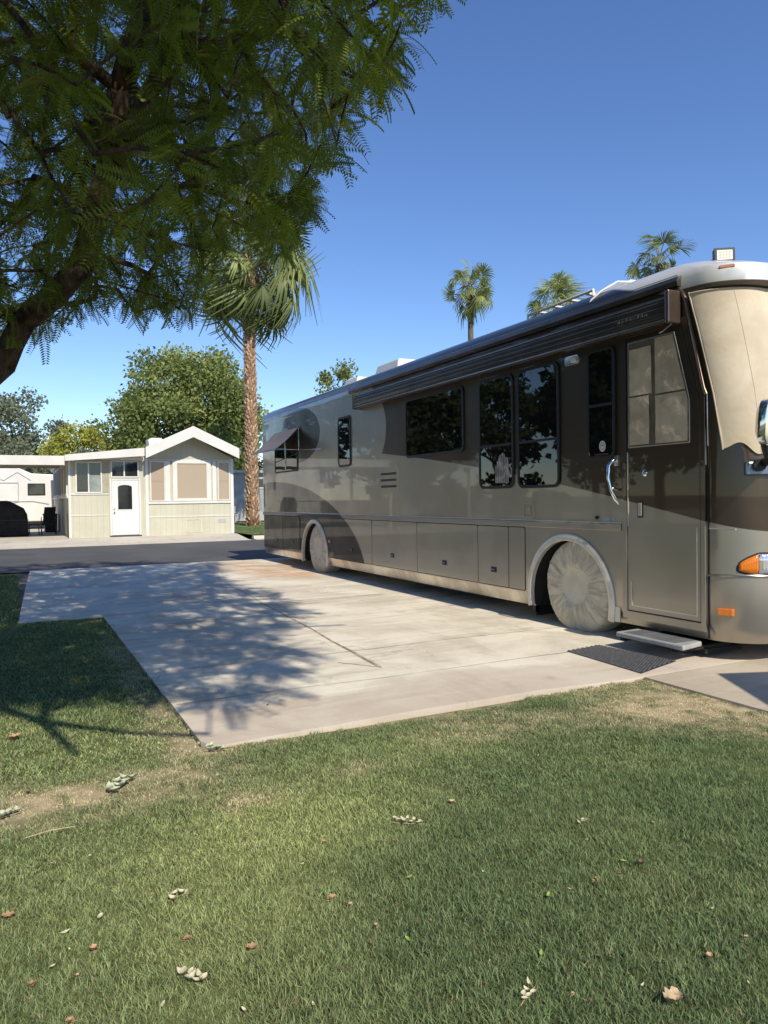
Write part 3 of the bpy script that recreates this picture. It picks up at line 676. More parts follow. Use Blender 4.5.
# floodlight on the roof edge
FM = Matrix.Translation((5.79, 4.66, 3.60)) @ Matrix.Rotation(R(-34), 4, 'Z') @ Matrix.Rotation(R(-4), 4, 'X') @ Matrix.Scale(.9, 4)
mb = MB(); mb.box(-.095, .095, -.03, .03, -.07, .07, M=FM); mb.box(-.10, .10, -.045, -.031, -.075, .075, M=FM)
for k in range(5): mb.box(-.09, .09, .031, .055, -.06 + .028 * k, -.052 + .028 * k, M=FM)
FL = P_('floodlight', mb, M_BLACK, bevel=.004)
mb = MB(); mb.box(-.075, .075, -.05, -.046, -.05, .05, M=FM); P_('lens', mb, M_WHITE, FL, bevel=.002)
mb = MB()
for k in range(4):
    for j in range(3): mb.box(-.05 + .03 * k, -.035 + .03 * k, -.0525, -.051, -.035 + .028 * j, -.02 + .028 * j, M=FM)
P_('diode', mb, simple('yellow_diode', (.55, .5, .2), .5), FL)
mb = MB(); mb.tube([(5.74, 5.08, 3.5), (5.76, 5.05, 3.575), (5.76, 4.85, 3.59), (5.78, 4.70, 3.59)], .010, 6); mb.tube([(5.78, 4.72, 3.46), (5.78, 4.72, 3.57)], .012, 6); P_('floodlight_arm', mb, M_BLACK, FL, smooth=True)

# ------------------------------------------------------------------ fabric covers
def cover_ring(z, t):
    pass
CVT = thing('windshield_cover', (XC, 3.9, 1.85), 'beige fabric cover stretched over the motorhome windshield', 'windshield cover')
lv = [1.82, 1.86, 1.92, 2.0, 2.15, 2.3, 2.5, 2.7, 2.9, 3.05, 3.15, 3.205, 3.215]
def ytz(z): return float(np.interp(z, [q[0] for q in LEV[:11]], [q[2] for q in LEV[:11]]))
rings = []; rs = random.Random(2)
for z in lv:
    yt = ytz(z); th0 = float(np.interp(z, [1.82, 3.2], [20, 0.5])); row = []
    pts = []
    N1, N2 = 60, 16
    for k in range(N1 + 1): th = th0 + (90 - th0) * k / N1; pts.append(('c', th))
    for k in range(N1 + 1):
        th = pts[k][1]
        zz = z
        if z < 1.95:  # hem arches up near the corner, a strap hangs lower beside the mirror
            arch = math.exp(-((th - 38) / 12) ** 2) * .055 * (1.98 - z) / .16 if th > 21 else 0
            strap = math.exp(-((th - 57) / 10) ** 2) * .05 * (1.98 - z) / .16
            zz = z + arch - strap
        wob = .004 * math.sin(zz * 5 + th * .07) + .002 * math.sin(zz * 13 - th * .12)
        off = .012 + (wob + .004 if 0 < k else 0)
        a = R(th); row.append((RVX + .42 * (1 - math.cos(a)) - off * math.cos(a), yt - .40 * math.sin(a) - off * math.sin(a), zz))
    xm0, xm1 = RVX + .42, RVX + RVW - .42
    for k in range(1, N2): q = k / N2; row.append((xm0 + (xm1 - xm0) * q, yt - .40 - .22 * math.sin(math.pi * q) - .02, z))
    for k in range(N1 + 1):
        x, y, zz = row[N1 - k] if False else (row[N1 - k][0], row[N1 - k][1], row[N1 - k][2]); row.append((2 * XC - x, y, z))
    rings.append([droop(p) for p in row])
mb = MB(); mb.loft(rings, cap=False, closed=False); o = mb.build('cover_sheet', M_COVER, CVT, smooth='all', fix=False)
mb = MB()
for side_ in (0, 1):
    pts = [r_[0] if not side_ else r_[-1] for r_ in rings]; mb.tube([(p[0] + (-.003 if not side_ else .003), p[1], p[2]) for p in pts], .008, 6)
for kk in (34,): mb.tube([(r_[kk][0], r_[kk][1] + .001, r_[kk][2]) for r_ in rings], .0035, 5)
for z in (3.2,): mb.tube([(p[0], p[1] - .002, p[2]) for p in rings[-2]], .009, 6)
mb.build('hem', simple('cover_hem', (.50, .42, .31), .8), CVT, smooth=True)

def m_wcover():
    t = NT('pleated_wheel_cover'); tc = t.new('ShaderNodeTexCoord').outputs['Object']; X, Y, Z = t.xyz(tc)
    zz = t.math('SUBTRACT', Z, .485); ang = t.math('ARCTAN2', zz, Y); r = t.math('SQRT', t.math('ADD', t.math('MULTIPLY', zz, zz), t.math('MULTIPLY', Y, Y)))
    cb = t.new('ShaderNodeCombineXYZ'); t.L(t.math('MULTIPLY', t.math('COSINE', ang), 1.0), cb.inputs[0]); t.L(t.math('SINE', ang), cb.inputs[1]); t.L(t.math('MULTIPLY', r, .9), cb.inputs[2])
    pl = t.noise(cb.outputs[0], 6.5, 5, .6, .5); bl = t.noise(tc, 5, 5, .6, .4)
    rim = t.ramp(r, .17, .24)
    m_ = t.math('MULTIPLY', t.ramp(pl, .38, .62), 1)
    c1 = t.mix(m_, (.42, .375, .30), (.62, .565, .455)); c0 = t.mix(t.ramp(bl, .3, .7), (.54, .49, .395), (.62, .57, .465))  # darker pleat tone stands in for shade in the folds
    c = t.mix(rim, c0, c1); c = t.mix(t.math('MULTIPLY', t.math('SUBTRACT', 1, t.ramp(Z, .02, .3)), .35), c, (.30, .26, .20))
    t.set(base=c, rough=.8, spec=.25, sheen=.2)
    t.bump(t.math('ADD', t.math('MULTIPLY', t.math('MULTIPLY', pl, rim), 1.0), t.math('MULTIPLY', bl, .8)), .5, .03); return t.mat
M_WCOVER = m_wcover()
def wheel_cover(cy, r, label):
    T = thing('wheel_cover', (RVX + .02, cy, 0), label, 'wheel cover', 'grey fabric covers over the coach wheels')
    n = 220; rings = []; rs = random.Random(int(cy))
    ph = [rs.uniform(0, 6.28) for _ in range(8)]
    prof = [(.30, .98), (.22, 1.0), (.12, 1.02), (.04, 1.015), (.0, .985), (-.022, .93), (-.03, .85), (-.034, .72), (-.040, .58), (-.044, .46), (-.030, .40), (-.022, .28), (-.018, .14), (-.016, .03), (-.016, .001)]
    for i, (x, q) in enumerate(prof):
        row = []
        for k in range(n):
            a = 6.28318 * k / n
            cre = lambda f_, p_, wp: -(1 - abs(math.sin(a * f_ / 2 + p_ + wp))) ** 3
            w_ = (1.5 * cre(17, ph[0], .9 * math.sin(a * 2 + ph[1]) + i * .03) + 1.0 * cre(37, ph[2], 1.3 * math.sin(a * 3 + ph[3])) + .5 * math.sin(a * 5 + ph[4] + i * .5)) * (.45 + .55 * math.sin(a * 1.5 + ph[5]) ** 2)
            amp = .006 * min(1, max(0, (q - .30) / .3)) * (1 if q < .99 else .7)
            rr_ = r * q * (1 + .004 * math.sin(a * 5 + ph[4]) * (q > .8))
            z = .482 + rr_ * math.sin(a); y = cy + rr_ * math.cos(a)
            if z < .02: z = .006 + .014 * (1 if x > 0 else .5) * abs(math.sin(a * 9)); y = cy + rr_ * math.cos(a) * 1.06
            row.append((RVX + .045 + x + amp * w_, y, max(z, .004)))
        rings.append(row)
    mb = MB(); mb.loft(rings, cap=False); o = mb.build('cover_sheet', M_WCOVER, T, smooth='all', fix=False)
    mb = MB(); mb.tube([(RVX + .02 + .006 * math.sin(k), cy + r * .41 * math.cos(6.28318 * k / 40), .482 + r * .41 * math.sin(6.28318 * k / 40)) for k in range(41)], .005, 5)
    mb.build('seam', simple('cover_seam', (.42, .40, .36), .9), T, smooth=True)
    return T
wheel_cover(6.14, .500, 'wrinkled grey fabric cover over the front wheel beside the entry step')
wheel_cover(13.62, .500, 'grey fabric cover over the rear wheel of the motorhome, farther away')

# ------------------------------------------------------------------ door mat
MT = thing('door_mat', (4.72, 4.95, Z1), 'black rubber grid doormat on the concrete below the entry step', 'doormat')
c_ = [(4.50, 5.32), (4.93, 5.38), (5.03, 4.54), (4.44, 4.36)]
mb = MB(); mb.prism([(x, y, Z1 + .001) for x, y in c_], (0, 0, .004)); mb.build('mat_base', simple('mat_rubber', (.030, .030, .032), .7, var=.3), MT)
def bil(u, v):
    a, b, c, d = [Vector((*q, 0)) for q in c_]; return (a * (1 - u) + b * u) * (1 - v) + (d * (1 - u) + c * u) * v
mb = MB(); rs = random.Random(1)
for i in range(14):
    for j in range(30):
        u = (i + .5) / 14; v = (j + .5 + (.5 if i % 2 else 0)) / 30.5
        if v > .985: continue
        p = bil(u, v); dx, dy = .0135, .0115
        z = Z1 + .0052
        q = [(p.x - dx, p.y, z), (p.x, p.y - dy, z), (p.x + dx, p.y, z), (p.x, p.y + dy, z)]
        mb.prism(q, (0, 0, .009))
mb.build('mat_studs', simple('mat_stud', (.10, .10, .105), .55, var=.35, nscale=30), MT)
# ------------------------------------------------------------------ park-model house across the street
HG = .168
def m_siding():
    t = NT('cream_siding'); P = t.pos(); X, Y, Z = t.xyz(P)
    u = t.math('ADD', X, Y)
    s = t.math('FRACT', t.math('MULTIPLY', u, 1 / .205)); gr = t.math('SUBTRACT', 1, t.ramp(t.math('ABSOLUTE', t.math('SUBTRACT', s, .5)), .02, .07))
    c = t.mix(t.ramp(t.noise(P, .9, 4), .3, .7), (.50, .48, .375), (.56, .535, .42))
    dz = t.math('MULTIPLY', t.math('SUBTRACT', 1, t.ramp(Z, .2, .75)), t.ramp(t.noise(P, 4, 5), .35, .7))
    c = t.mix(t.math('MULTIPLY', dz, .25), c, (.40, .36, .28))
    c = t.mix(t.math('MULTIPLY', gr, .40), c, (.40, .38, .26))
    t.set(base=c, rough=.75, spec=.3); t.bump(t.math('SUBTRACT', 1, gr), .4, .01); return t.mat
M_SID = m_siding()
M_TRIM = simple('white_trim', (.69, .67, .62), .55, var=.05, nscale=2)
M_SHINGLE = simple('roof_shingle', (.20, .19, .18), .9, var=.3, nscale=8, bump=.4)
def m_blind():
    t = NT('tan_blind'); P = t.pos(); X, Y, Z = t.xyz(P)
    w = t.new('ShaderNodeTexWave'); w.bands_direction = 'Z'; t.L(P, w.inputs[0]); w.inputs['Scale'].default_value = 9
    c = t.mix(w.outputs['Fac'], (.34, .265, .19), (.46, .37, .275))
    t.set(base=c, rough=.7, spec=.4, coat=.35, coatr=.05); return t.mat
M_BLIND = m_blind()
M_HGLASS = simple('house_glass', (.02, .023, .025), .04, var=.2, spec=.7)
HS = thing('park_home', (4.7, 34, HG), 'small cream house with white gabled fascia, white door and tan window blinds', 'house')
def H_(name, mb, mat, parent=HS, **k): return mb.build(name, mat, parent, **k)
YF = 29.0; YB = 40.5
# walls
mb = MB(); mb.prism([(1.73, YF, HG - .05), (4.41, YF, HG - .05), (4.41, YF, 3.20), (1.73, YF, 2.98)], (0, YB - YF, 0))
H_('wall', mb, M_SID)
mb = MB(); mb.prism([(4.412, YF + .001, HG - .05), (7.74, YF + .001, HG - .05), (7.74, YF + .001, 3.12), (6.12, YF + .001, 3.99), (4.412, YF + .001, 3.12)], (0, YB - YF, 0))
H_('wall', mb, M_SID)
# roofs
mb = MB(); 
for sx_, (xa, za, xb, zb) in enumerate(((4.33, 3.40, 6.12, 4.255), (6.12, 4.255, 7.91, 3.40))):
    mb.prism([(xa, 28.32, za), (xb, 28.32, zb), (xb, 28.32, zb - .14), (xa, 28.32, za - .14)], (0, 12.0, 0))
H_('roof', mb, M_SHINGLE, split=True)
mb = MB(); mb.prism([(1.60, 28.46, 3.09), (4.28, 28.46, 3.30), (4.28, 28.46, 3.20), (1.60, 28.46, 2.98)], (0, 12.0, 0)); RF = H_('porch_roof', mb, simple('porch_roof_metal', (.6, .59, .56), .5))
# soffit (underside, pale)
mb = MB()
for (xa, za, xb, zb) in ((4.36, 3.245, 6.118, 4.09), (6.122, 4.09, 7.88, 3.245)):
    mb.prism([(xa, 28.325, za), (xb, 28.325, zb), (xb, 28.325, zb - .02), (xa, 28.325, za - .02)], (0, .67, 0))
H_('soffit', mb, simple('soffit_tan', (.36, .34, .28), .7), split=True)
# fascia boards
mb = MB(); mb.prism([(4.314, 28.25, 3.051), (6.066, 28.25, 3.868), (7.817, 28.25, 3.079), (7.817, 28.25, 3.475), (6.066, 28.25, 4.290), (4.314, 28.25, 3.462)], (0, .06, 0)); H_('fascia', mb, M_TRIM, bevel=.008)
mb = MB(); mb.prism([(1.583, 28.40, 2.934), (4.300, 28.40, 3.142), (4.300, 28.40, 3.449), (1.583, 28.40, 3.152)], (0, .05, 0)); H_('fascia', mb, M_TRIM, bevel=.006)
mb = MB(); mb.prism([(2.85, 28.80, 3.03), (4.345, 28.80, 3.0), (4.345, 28.80, 3.12), (2.85, 28.80, 3.07)], (0, .04, 0)); H_('door_hood_trim', mb, M_TRIM)
# trims on the front
mb = MB()
for x0, x1, z0, z1 in ((4.39, 4.50, HG, 3.08), (7.64, 7.76, HG, 3.10), (1.71, 1.79, HG, 2.95)): mb.box(x0, x1, YF - .03, YF - .001, z0, z1)
H_('corner_trim', mb, M_TRIM, bevel=.004, split=True)
mb = MB(); mb.box(4.503, 7.637, YF - .045, YF - .001, 1.365, 1.44); mb.box(4.503, 7.637, YF - .02, YF - .001, .85, .885); mb.box(4.503, 7.637, YF - .02, YF - .001, 3.02, 3.06); mb.box(1.793, 3.08, YF - .03, YF - .001, 1.735, 1.78); mb.box(1.793, 3.08, YF - .02, YF - .001, .965, .995)
H_('horizontal_trim', mb, M_TRIM, bevel=.003, split=True)
def hwin(x0, x1, z0, z1, pane, fr=.06, mull=None, bar=None, y=YF, wide=0):
    mb = MB()
    mb.box(x0 - wide, x0 + fr, y - .05, y - .001, z0, z1); mb.box(x1 - fr, x1 + wide, y - .05, y - .001, z0, z1); mb.box(x0 + fr + .001, x1 - fr - .001, y - .05, y - .001, z0, z0 + fr); mb.box(x0 + fr + .001, x1 - fr - .001, y - .05, y - .001, z1 - fr, z1)
    if mull: mb.box(mull - .025, mull + .025, y - .045, y - .001, z0 + fr + .001, z1 - fr - .001)
    f = H_('window', mb, M_TRIM, bevel=.003)
    mb = MB(); mb.box(x0 + fr - .003, x1 - fr + .003, y - .02, y - .003, z0 + fr - .003, z1 - fr + .003); H_('pane', mb, pane, f)
    if bar: mb = MB(); mb.box(x0 + fr + .002, x1 - fr - .002, y - .03, y - .021, bar - .02, bar + .02); H_('glazing_bar', mb, M_BLIND, f)
    return f
hwin(4.56, 5.12, 1.455, 3.0, M_BLIND, .04, bar=2.25)
hwin(5.46, 6.80, 1.455, 3.015, M_BLIND, .11, wide=.06)
hwin(7.12, 7.62, 1.455, 3.0, M_BLIND, .045, bar=2.25)
mb = MB(); mb.box(5.125, 5.30, YF - .04, YF - .001, 1.455, 3.0); mb.box(6.92, 7.07, YF - .04, YF - .001, 1.455, 3.0); H_('mullion', mb, M_TRIM, bevel=.003, split=True)
lw = hwin(1.95, 2.86, 1.79, 2.95, M_HGLASS, .05, mull=2.40)
mb = MB(); mb.box(2.44, 2.80, YF - .026, YF - .021, 1.85, 2.45)
H_('curtain', mb, simple('pale_green_blind', (.25, .29, .26), .5, var=.2, nscale=3), lw)
mb = MB(); mb.box(2.87, 3.10, YF - .012, YF - .001, 1.80, 2.95); H_('wall_panel', mb, simple('taupe_panel', (.36, .33, .25), .7))
hwin(3.16, 4.16, 2.36, 3.0, M_HGLASS, .05, mull=3.64)
# door
mb = MB(); mb.box(3.12, 3.18, YF - .05, YF - .001, HG + .02, 2.33); mb.box(4.15, 4.21, YF - .05, YF - .001, HG + .02, 2.33); mb.box(3.181, 4.149, YF - .05, YF - .001, 2.27, 2.33); H_('door_frame', mb, M_TRIM, bevel=.004)
mb = MB(); mb.box(3.19, 4.14, YF - .035, YF - .001, HG + .06, 2.262); HD = H_('door', mb, simple('white_door', (.70, .69, .67), .45, var=.03), bevel=.006)
arch = [(3.40, 1.18), (3.90, 1.18), (3.90, 2.0)] + [(3.65 + .25 * math.cos(R(a)), 2.0 + .09 * math.sin(R(a))) for a in range(15, 180, 15)] + [(3.40, 2.0)]
mb = MB(); mb.prism([(x, YF - .0352, z) for x, z in arch], (0, -.006, 0)); H_('door_glass', mb, M_HGLASS, HD)
arO = [((x - 3.65) * 1.13 + 3.65, (z - 1.63) * 1.07 + 1.63) for x, z in arch]
mb = MB(); mb.ring([(x, YF - .0352, z) for x, z in arO], [(x, YF - .0352, z) for x, z in arch], (0, -.014, 0)); H_('door_glass_frame', mb, M_TRIM, HD)
for x0, x1, z0, z1 in ((3.30, 3.60, .36, 1.0), (3.70, 4.02, .36, 1.0)):
    q = [(x0, z0), (x1, z0), (x1, z1), (x0, z1)]; qi = [(x0 + .03, z0 + .03), (x1 - .03, z0 + .03), (x1 - .03, z1 - .03), (x0 + .03, z1 - .03)]
    mb = MB(); mb.ring([(x, YF - .0352, z) for x, z in q], [(x, YF - .0352, z) for x, z in qi], (0, -.008, 0)); H_('panel_moulding', mb, M_TRIM, HD)
mb = MB(); mb.tube([(3.265, YF - .036, 1.08), (3.265, YF - .10, 1.08)], [.018, .032], 10); mb.tube([(3.265, YF - .036, 1.2), (3.265, YF - .06, 1.2)], .025, 10); H_('knob', mb, M_CHROME, HD)
mb = MB(); mb.box(3.10, 4.22, 28.88, YF - .001, HG, HG + .05); H_('threshold', mb, simple('dark_threshold', (.06, .055, .05), .6))
mb = MB(); 
for x0, x1, z0, z1 in ((5.86, 6.48, .24, .76),): mb.ring([(x0, YF - .002, z0), (x1, YF - .002, z0), (x1, YF - .002, z1), (x0, YF - .002, z1)], [(x0 + .03, YF - .002, z0 + .03), (x1 - .03, YF - .002, z0 + .03), (x1 - .03, YF - .002, z1 - .03), (x0 + .03, YF - .002, z1 - .03)], (0, -.015, 0))
H_('access_hatch', mb, simple('hatch_trim', (.62, .56, .40), .7))
mb = MB()
for k in range(5): mb.box(7.12, 7.45, YF - .018, YF - .002, .60 + .035 * k, .618 + .035 * k)
H_('wall_vent', mb, M_TRIM)
# long side wall facing the carport: tall white-framed windows
for k in range(6):
    ya = 29.35 + k * 1.72
    mb = MB(); mb.box(1.66, 1.728, ya, ya + .12, 1.7, 2.95); mb.box(1.66, 1.728, ya + 1.28, ya + 1.40, 1.7, 2.95); mb.box(1.67, 1.728, ya + .121, ya + 1.279, 1.7, 1.8); mb.box(1.67, 1.728, ya + .121, ya + 1.279, 2.86, 2.95)
    f = H_('side_window', mb, M_TRIM)
    mb = MB(); mb.box(1.70, 1.727, ya + .121, ya + 1.279, 1.801, 2.859); H_('pane', mb, M_HGLASS, f)
mb = MB(); mb.box(1.66, 1.728, YF + .03, YB, 1.62, 1.70); H_('side_trim', mb, M_TRIM)
mb = MB(); mb.box(1.70, 1.727, YF + .05, YF + 1.1, .22, 1.05); H_('lattice_vent', mb, simple('lattice_grey', (.22, .21, .17), .8, var=.4, nscale=25))
# roof things
mb = MB(); mb.loft([[(4.9, 31, 3.4), (5.6, 31, 3.5), (5.6, 31.8, 3.5), (4.9, 31.8, 3.4)], [(4.85, 31.05, 3.96), (5.5, 31.05, 3.96), (5.5, 31.75, 3.96), (4.85, 31.75, 3.96)], [(5.0, 31.15, 4.05), (5.35, 31.15, 4.05), (5.35, 31.65, 4.05), (5.0, 31.65, 4.05)]]); H_('roof_cooler', mb, M_WHITE, bevel=.03)
mb = MB(); mb.prism([(6.62, 29.6, 4.22), (7.62, 29.6, 3.72), (7.62, 31.8, 3.86), (6.62, 31.8, 4.42)], (0, 0, .06)); H_('solar_panel', mb, simple('pale_panel', (.42, .46, .47), .15, var=.1), bevel=.01)

# ------------------------------------------------------------------ carport and what stands under it
CP = thing('carport', (-3.2, 34, HG), 'flat white carport roof joined to the left side of the cream house', 'carport')
mb = MB(); mb.box(-8.5, 1.595, 28.76, 33.6, 3.0, 3.10); mb.build('roof', simple('carport_roof', (.5, .49, .45), .7), CP)
mb = MB(); mb.box(-8.5, 1.592, 28.70, 28.755, 2.80, 3.13); mb.build('fascia', M_TRIM, CP, bevel=.006)
for k in range(6):
    mb = MB(); mb.box(-8.5, 1.59, 29.4 + .8 * k, 29.48 + .8 * k, 2.88, 2.998); mb.build('rafter', simple('rafter_beige', (.42, .39, .32), .7) if k == 0 else bpy.data.materials['rafter_beige'], CP)
for x_, y_ in ((-4.2, 29.1), (-8.3, 29.1), (-4.2, 33.3), (-8.3, 33.3)):
    mb = MB(); mb.box(x_ - .05, x_ + .05, y_ - .05, y_ + .05, HG, 2.999); mb.build('post', M_TRIM, CP)
# white travel trailer parked behind
M_TWH = simple('trailer_white', (.72, .71, .68), .35, var=.06, nscale=1.5, coat=.2)
TT = thing('travel_trailer', (-1.6, 43, HG), 'white travel trailer with a sloping nose parked behind the carport', 'travel trailer')
prof = [(-5.6, .55), (1.75, .55), (1.75, 2.9), (.75, 2.95), (-.05, 3.32), (-.6, 3.45), (-3.2, 3.45), (-5.6, 3.4)]
mb = MB(); mb.prism([(x, 41.0, z) for x, z in prof], (0, 2.5, 0)); mb.build('body', M_TWH, TT, bevel=.05)
mb = MB(); mb.box(.55, 1.35, 40.975, 40.999, 1.85, 2.45); tw = mb.build('window', M_BLACK, TT, bevel=.01)
mb = MB(); mb.box(.60, 1.30, 40.965, 40.974, 1.90, 2.40); mb.build('pane', M_HGLASS, tw)
mb = MB(); q = [(-1.0, 1.55), (.15, 1.55), (.15, 2.5), (-1.0, 2.5)]; mb.ring([(x, 40.998, z) for x, z in q], [(x + (.04 if x < -.4 else -.04), 40.998, z + (.04 if z < 2 else -.04)) for x, z in q], (0, -.02, 0)); mb.build('hatch', M_LGREY, TT)
mb = MB(); mb.tube([(-5.5, 40.99, 1.35), (-.6, 40.99, 1.38), (.2, 40.99, 1.55), (.8, 40.99, 1.55), (1.5, 40.99, 1.4)], .022, 6); mb.tube([(-2.5, 40.99, 3.2), (-.5, 40.99, 2.6), (.1, 40.99, 3.0), (.7, 40.99, 2.6)], .015, 6); mb.build('stripe', simple('trailer_stripe', (.22, .24, .28), .4), TT)
mb = MB(); mb.box(-5.4, 1.6, 41.02, 43.4, .28, .549); mb.build('skirt', M_UNDER, TT)
mb = MB(); lathe_y = [(-.9, 0), (-3.4, 0)]
for cx in (-1.6, -2.6):
    pr = [(cx + .36 * math.cos(6.2832 * k / 24), 40.99, HG + .36 + .36 * math.sin(6.2832 * k / 24)) for k in range(24)]; mb.prism(pr, (0, .25, 0))
mb.build('wheel', M_BLACK, TT, split=True)
# covered grill
M_GC = m_cloth('black_grill_cover', (.012, .012, .014), (.022, .022, .026), 4, .5, .6, .1)
GR = thing('covered_grill', (.0, 32.4, HG), 'barbecue grill under a black fitted cover at the left under the carport', 'grill')
mb = MB(); mb.loft([[(x, y, z) for x, y in ((-.9 - a, 32.0 - a), (.40 + b, 32.0 - a), (.40 + b, 32.8), (-.9 - a, 32.8))] for z, a, b in ((HG + .02, .02, .05), (HG + .5, .0, .02), (HG + .85, .0, 0), (HG + 1.1, 0, -.12), (HG + 1.35, -.05, -.55), (HG + 1.40, -.12, -.68))]); mb.build('cover_sheet', M_GC, GR, bevel=.04)
mb = MB(); mb.box(-.93, .44, 31.965, 31.975, HG + .62, HG + .66); mb.build('strap', M_BLACK, GR)
# black sling chair
M_SL = simple('sling_black', (.022, .022, .024), .6, var=.2)
CH = thing('patio_chair', (1.18, 33.6, HG), 'black sling patio chair standing under the carport by the house wall', 'chair')
mb = MB(); mb.prism([(.95, 33.3, HG + .42), (1.45, 33.3, HG + .42), (1.45, 33.8, HG + .38), (.95, 33.8, HG + .38)], (0, 0, .03)); mb.build('seat', M_SL, CH)
mb = MB(); mb.prism([(.98, 33.82, HG + .40), (1.42, 33.82, HG + .40), (1.52, 34.12, HG + 1.12), (1.08, 34.12, HG + 1.12)], (0, .03, 0)); mb.build('backrest', M_SL, CH)
for x in (.93, 1.47):
    mb = MB(); mb.tube([(x, 33.2, HG), (x, 33.32, HG + .42), (x, 33.35, HG + .64), (x, 33.8, HG + .66), (x + .03, 33.95, HG + .7)], .018, 6); mb.build('arm_frame', M_BLACK, CH)
    mb = MB(); mb.tube([(x, 33.5, HG + .4), (x, 33.95, HG)], .018, 6); mb.build('leg', M_BLACK, CH)
# low patio table beside the chair
PT = thing('patio_table', (.72, 33.9, HG), 'low dark side table beside the black patio chair', 'table')
mb = MB(); mb.box(.45, .88, 33.5, 34.1, HG + .40, HG + .44); mb.build('tabletop', M_SL, PT)
for x in (.49, .84):
    for y in (33.55, 34.05): mb = MB(); mb.tube([(x, y, HG), (x, y, HG + .4)], .015, 6); mb.build('leg', M_BLACK, PT)
# dark storage bin by the wall
BN = thing('storage_bin', (1.42, 36.2, HG), 'dark storage bin against the house wall under the carport', 'storage bin')
mb = MB(); mb.loft([[(1.15, 35.8, HG), (1.62, 35.8, HG), (1.62, 37, HG), (1.15, 37, HG)], [(1.1, 35.75, HG + .75), (1.64, 35.75, HG + .75), (1.64, 37.05, HG + .75), (1.1, 37.05, HG + .75)]]); mb.build('bin_body', M_SL, BN, bevel=.02)
mb = MB(); mb.box(1.07, 1.655, 35.72, 37.08, HG + .752, HG + .81); mb.build('lid', M_BLACK, BN, bevel=.015)

# ------------------------------------------------------------------ grey mobile home behind the palm
GH = thing('mobile_home', (14.5, 49, .15), 'pale grey mobile home half hidden behind the palm trunk', 'mobile home')
M_GS = simple('grey_siding', (.33, .34, .33), .6, var=.1, nscale=2)
mb = MB(); mb.box(10.6, 24, 46, 51, .15, 3.2); mb.build('wall', M_GS, GH)
mb = MB(); mb.prism([(10.3, 45.7, 3.201), (24.3, 45.7, 3.201), (24.3, 45.7, 3.36), (10.3, 45.7, 3.36)], (0, 5.6, 0)); mb.build('roof', simple('grey_roof', (.48, .48, .46), .7), GH)
for x in (10.9, 13.6, 17):
    mb = MB(); mb.box(x, x + .75, 45.95, 45.998, 2.2, 2.9); gw = mb.build('window', M_TRIM, GH)
    mb = MB(); mb.box(x + .08, x + .67, 45.94, 45.949, 2.28, 2.82); mb.build('pane', M_HGLASS, gw)
mb = MB(); mb.box(10.62, 24, 45.97, 45.998, .15, .75); mb.build('skirt', simple('grey_skirt', (.42, .42, .40), .7), GH)
SHD = thing('storage_shed', (9.6, 42.6, .15), 'dark storage shed in the gap between the cream house and the palm', 'shed')
mb = MB(); mb.box(9.2, 10.15, 42, 43.4, .15, 2.15); mb.build('wall', simple('dark_shed', (.045, .05, .052), .6), SHD)
mb = MB(); mb.box(9.15, 10.2, 41.95, 43.45, 2.151, 2.23); mb.build('roof', M_GS, SHD)
CW = thing('picnic_bench', (11.0, 43.2, .15), 'pale slatted bench standing on the grass left of the palm', 'bench')
mb = MB(); [mb.box(10.45, 11.7, 42.9 + .13 * k, 43.0 + .13 * k, .60, .64) for k in range(3)]; mb.build('seat', M_GS, CW)
mb = MB(); [mb.box(10.45, 11.7, 43.32, 43.35, .72 + .14 * k, .82 + .14 * k) for k in range(3)]; mb.build('backrest', M_GS, CW)
for x in (10.55, 11.55): mb = MB(); mb.box(x, x + .06, 42.92, 43.3, .15, .60); mb.box(x, x + .06, 43.301, 43.318, .15, 1.12); mb.build('leg', M_GS, CW)

# ------------------------------------------------------------------ foliage builders
def rot_frames(d, roll):
    """orthonormal frames (n,3,3) with local Y along d"""
    d = d / np.linalg.norm(d, axis=1, keepdims=True)
    up = np.tile(np.array([0, 0, 1.0]), (len(d), 1)); up[np.abs(d[:, 2]) > .97] = (1, 0, 0)
    x = np.cross(d, up); x /= np.linalg.norm(x, axis=1, keepdims=True); z = np.cross(x, d)
    c, s = np.cos(roll)[:, None], np.sin(roll)[:, None]
    x2 = x * c + z * s; z2 = -x * s + z * c
    return np.stack([x2, d, z2], axis=2)
def frond_template(pairs, L=1.0, wl=.19, ww=.048, droop=.35):
    V = []; F = []
    for k in range(pairs):
        t = (k + .8) / (pairs + .2); y = t * L; z = -droop * t * t
        l = wl * (1 - .55 * abs(t - .45) ** 1.3 * 1.6) ; wd = ww
        for s in (-1, 1):
            b = len(V); ex = s * l; ey = l * .42
            px, py = -ey / l, ex / l * 1
            V += [(0, y, z), (ex * .5 - wd * .42 * s * .3, y + ey * .5 + wd * .5, z - .012), (ex, y + ey, z - .045), (ex * .55, y + ey * .5 - wd * .5, z - .012)]
            F.append((b, b + 1, b + 2, b + 3))
    b = len(V)  # rachis
    V += [(-.006, 0, 0), (.006, 0, 0), (.004, L * .55, -droop * .3), (-.004, L * .55, -droop * .3), (.002, L, -droop), (-.002, L, -droop)]
    F += [(b, b + 1, b + 2, b + 3), (b + 3, b + 2, b + 4, b + 5)]
    return np.array(V), np.array(F)
def scatter(T, F, pos, frm, sc, col, shade=None):
    n = len(pos); nv = len(T)
    V = np.einsum('nij,vj->nvi', frm, T) * sc[:, None, None] + pos[:, None, :]
    FF = (F[None, :, :] + (np.arange(n) * nv)[:, None, None]).reshape(-1, F.shape[1])
    C = np.repeat(col, nv, axis=0)
    return V.reshape(-1, 3), FF, C
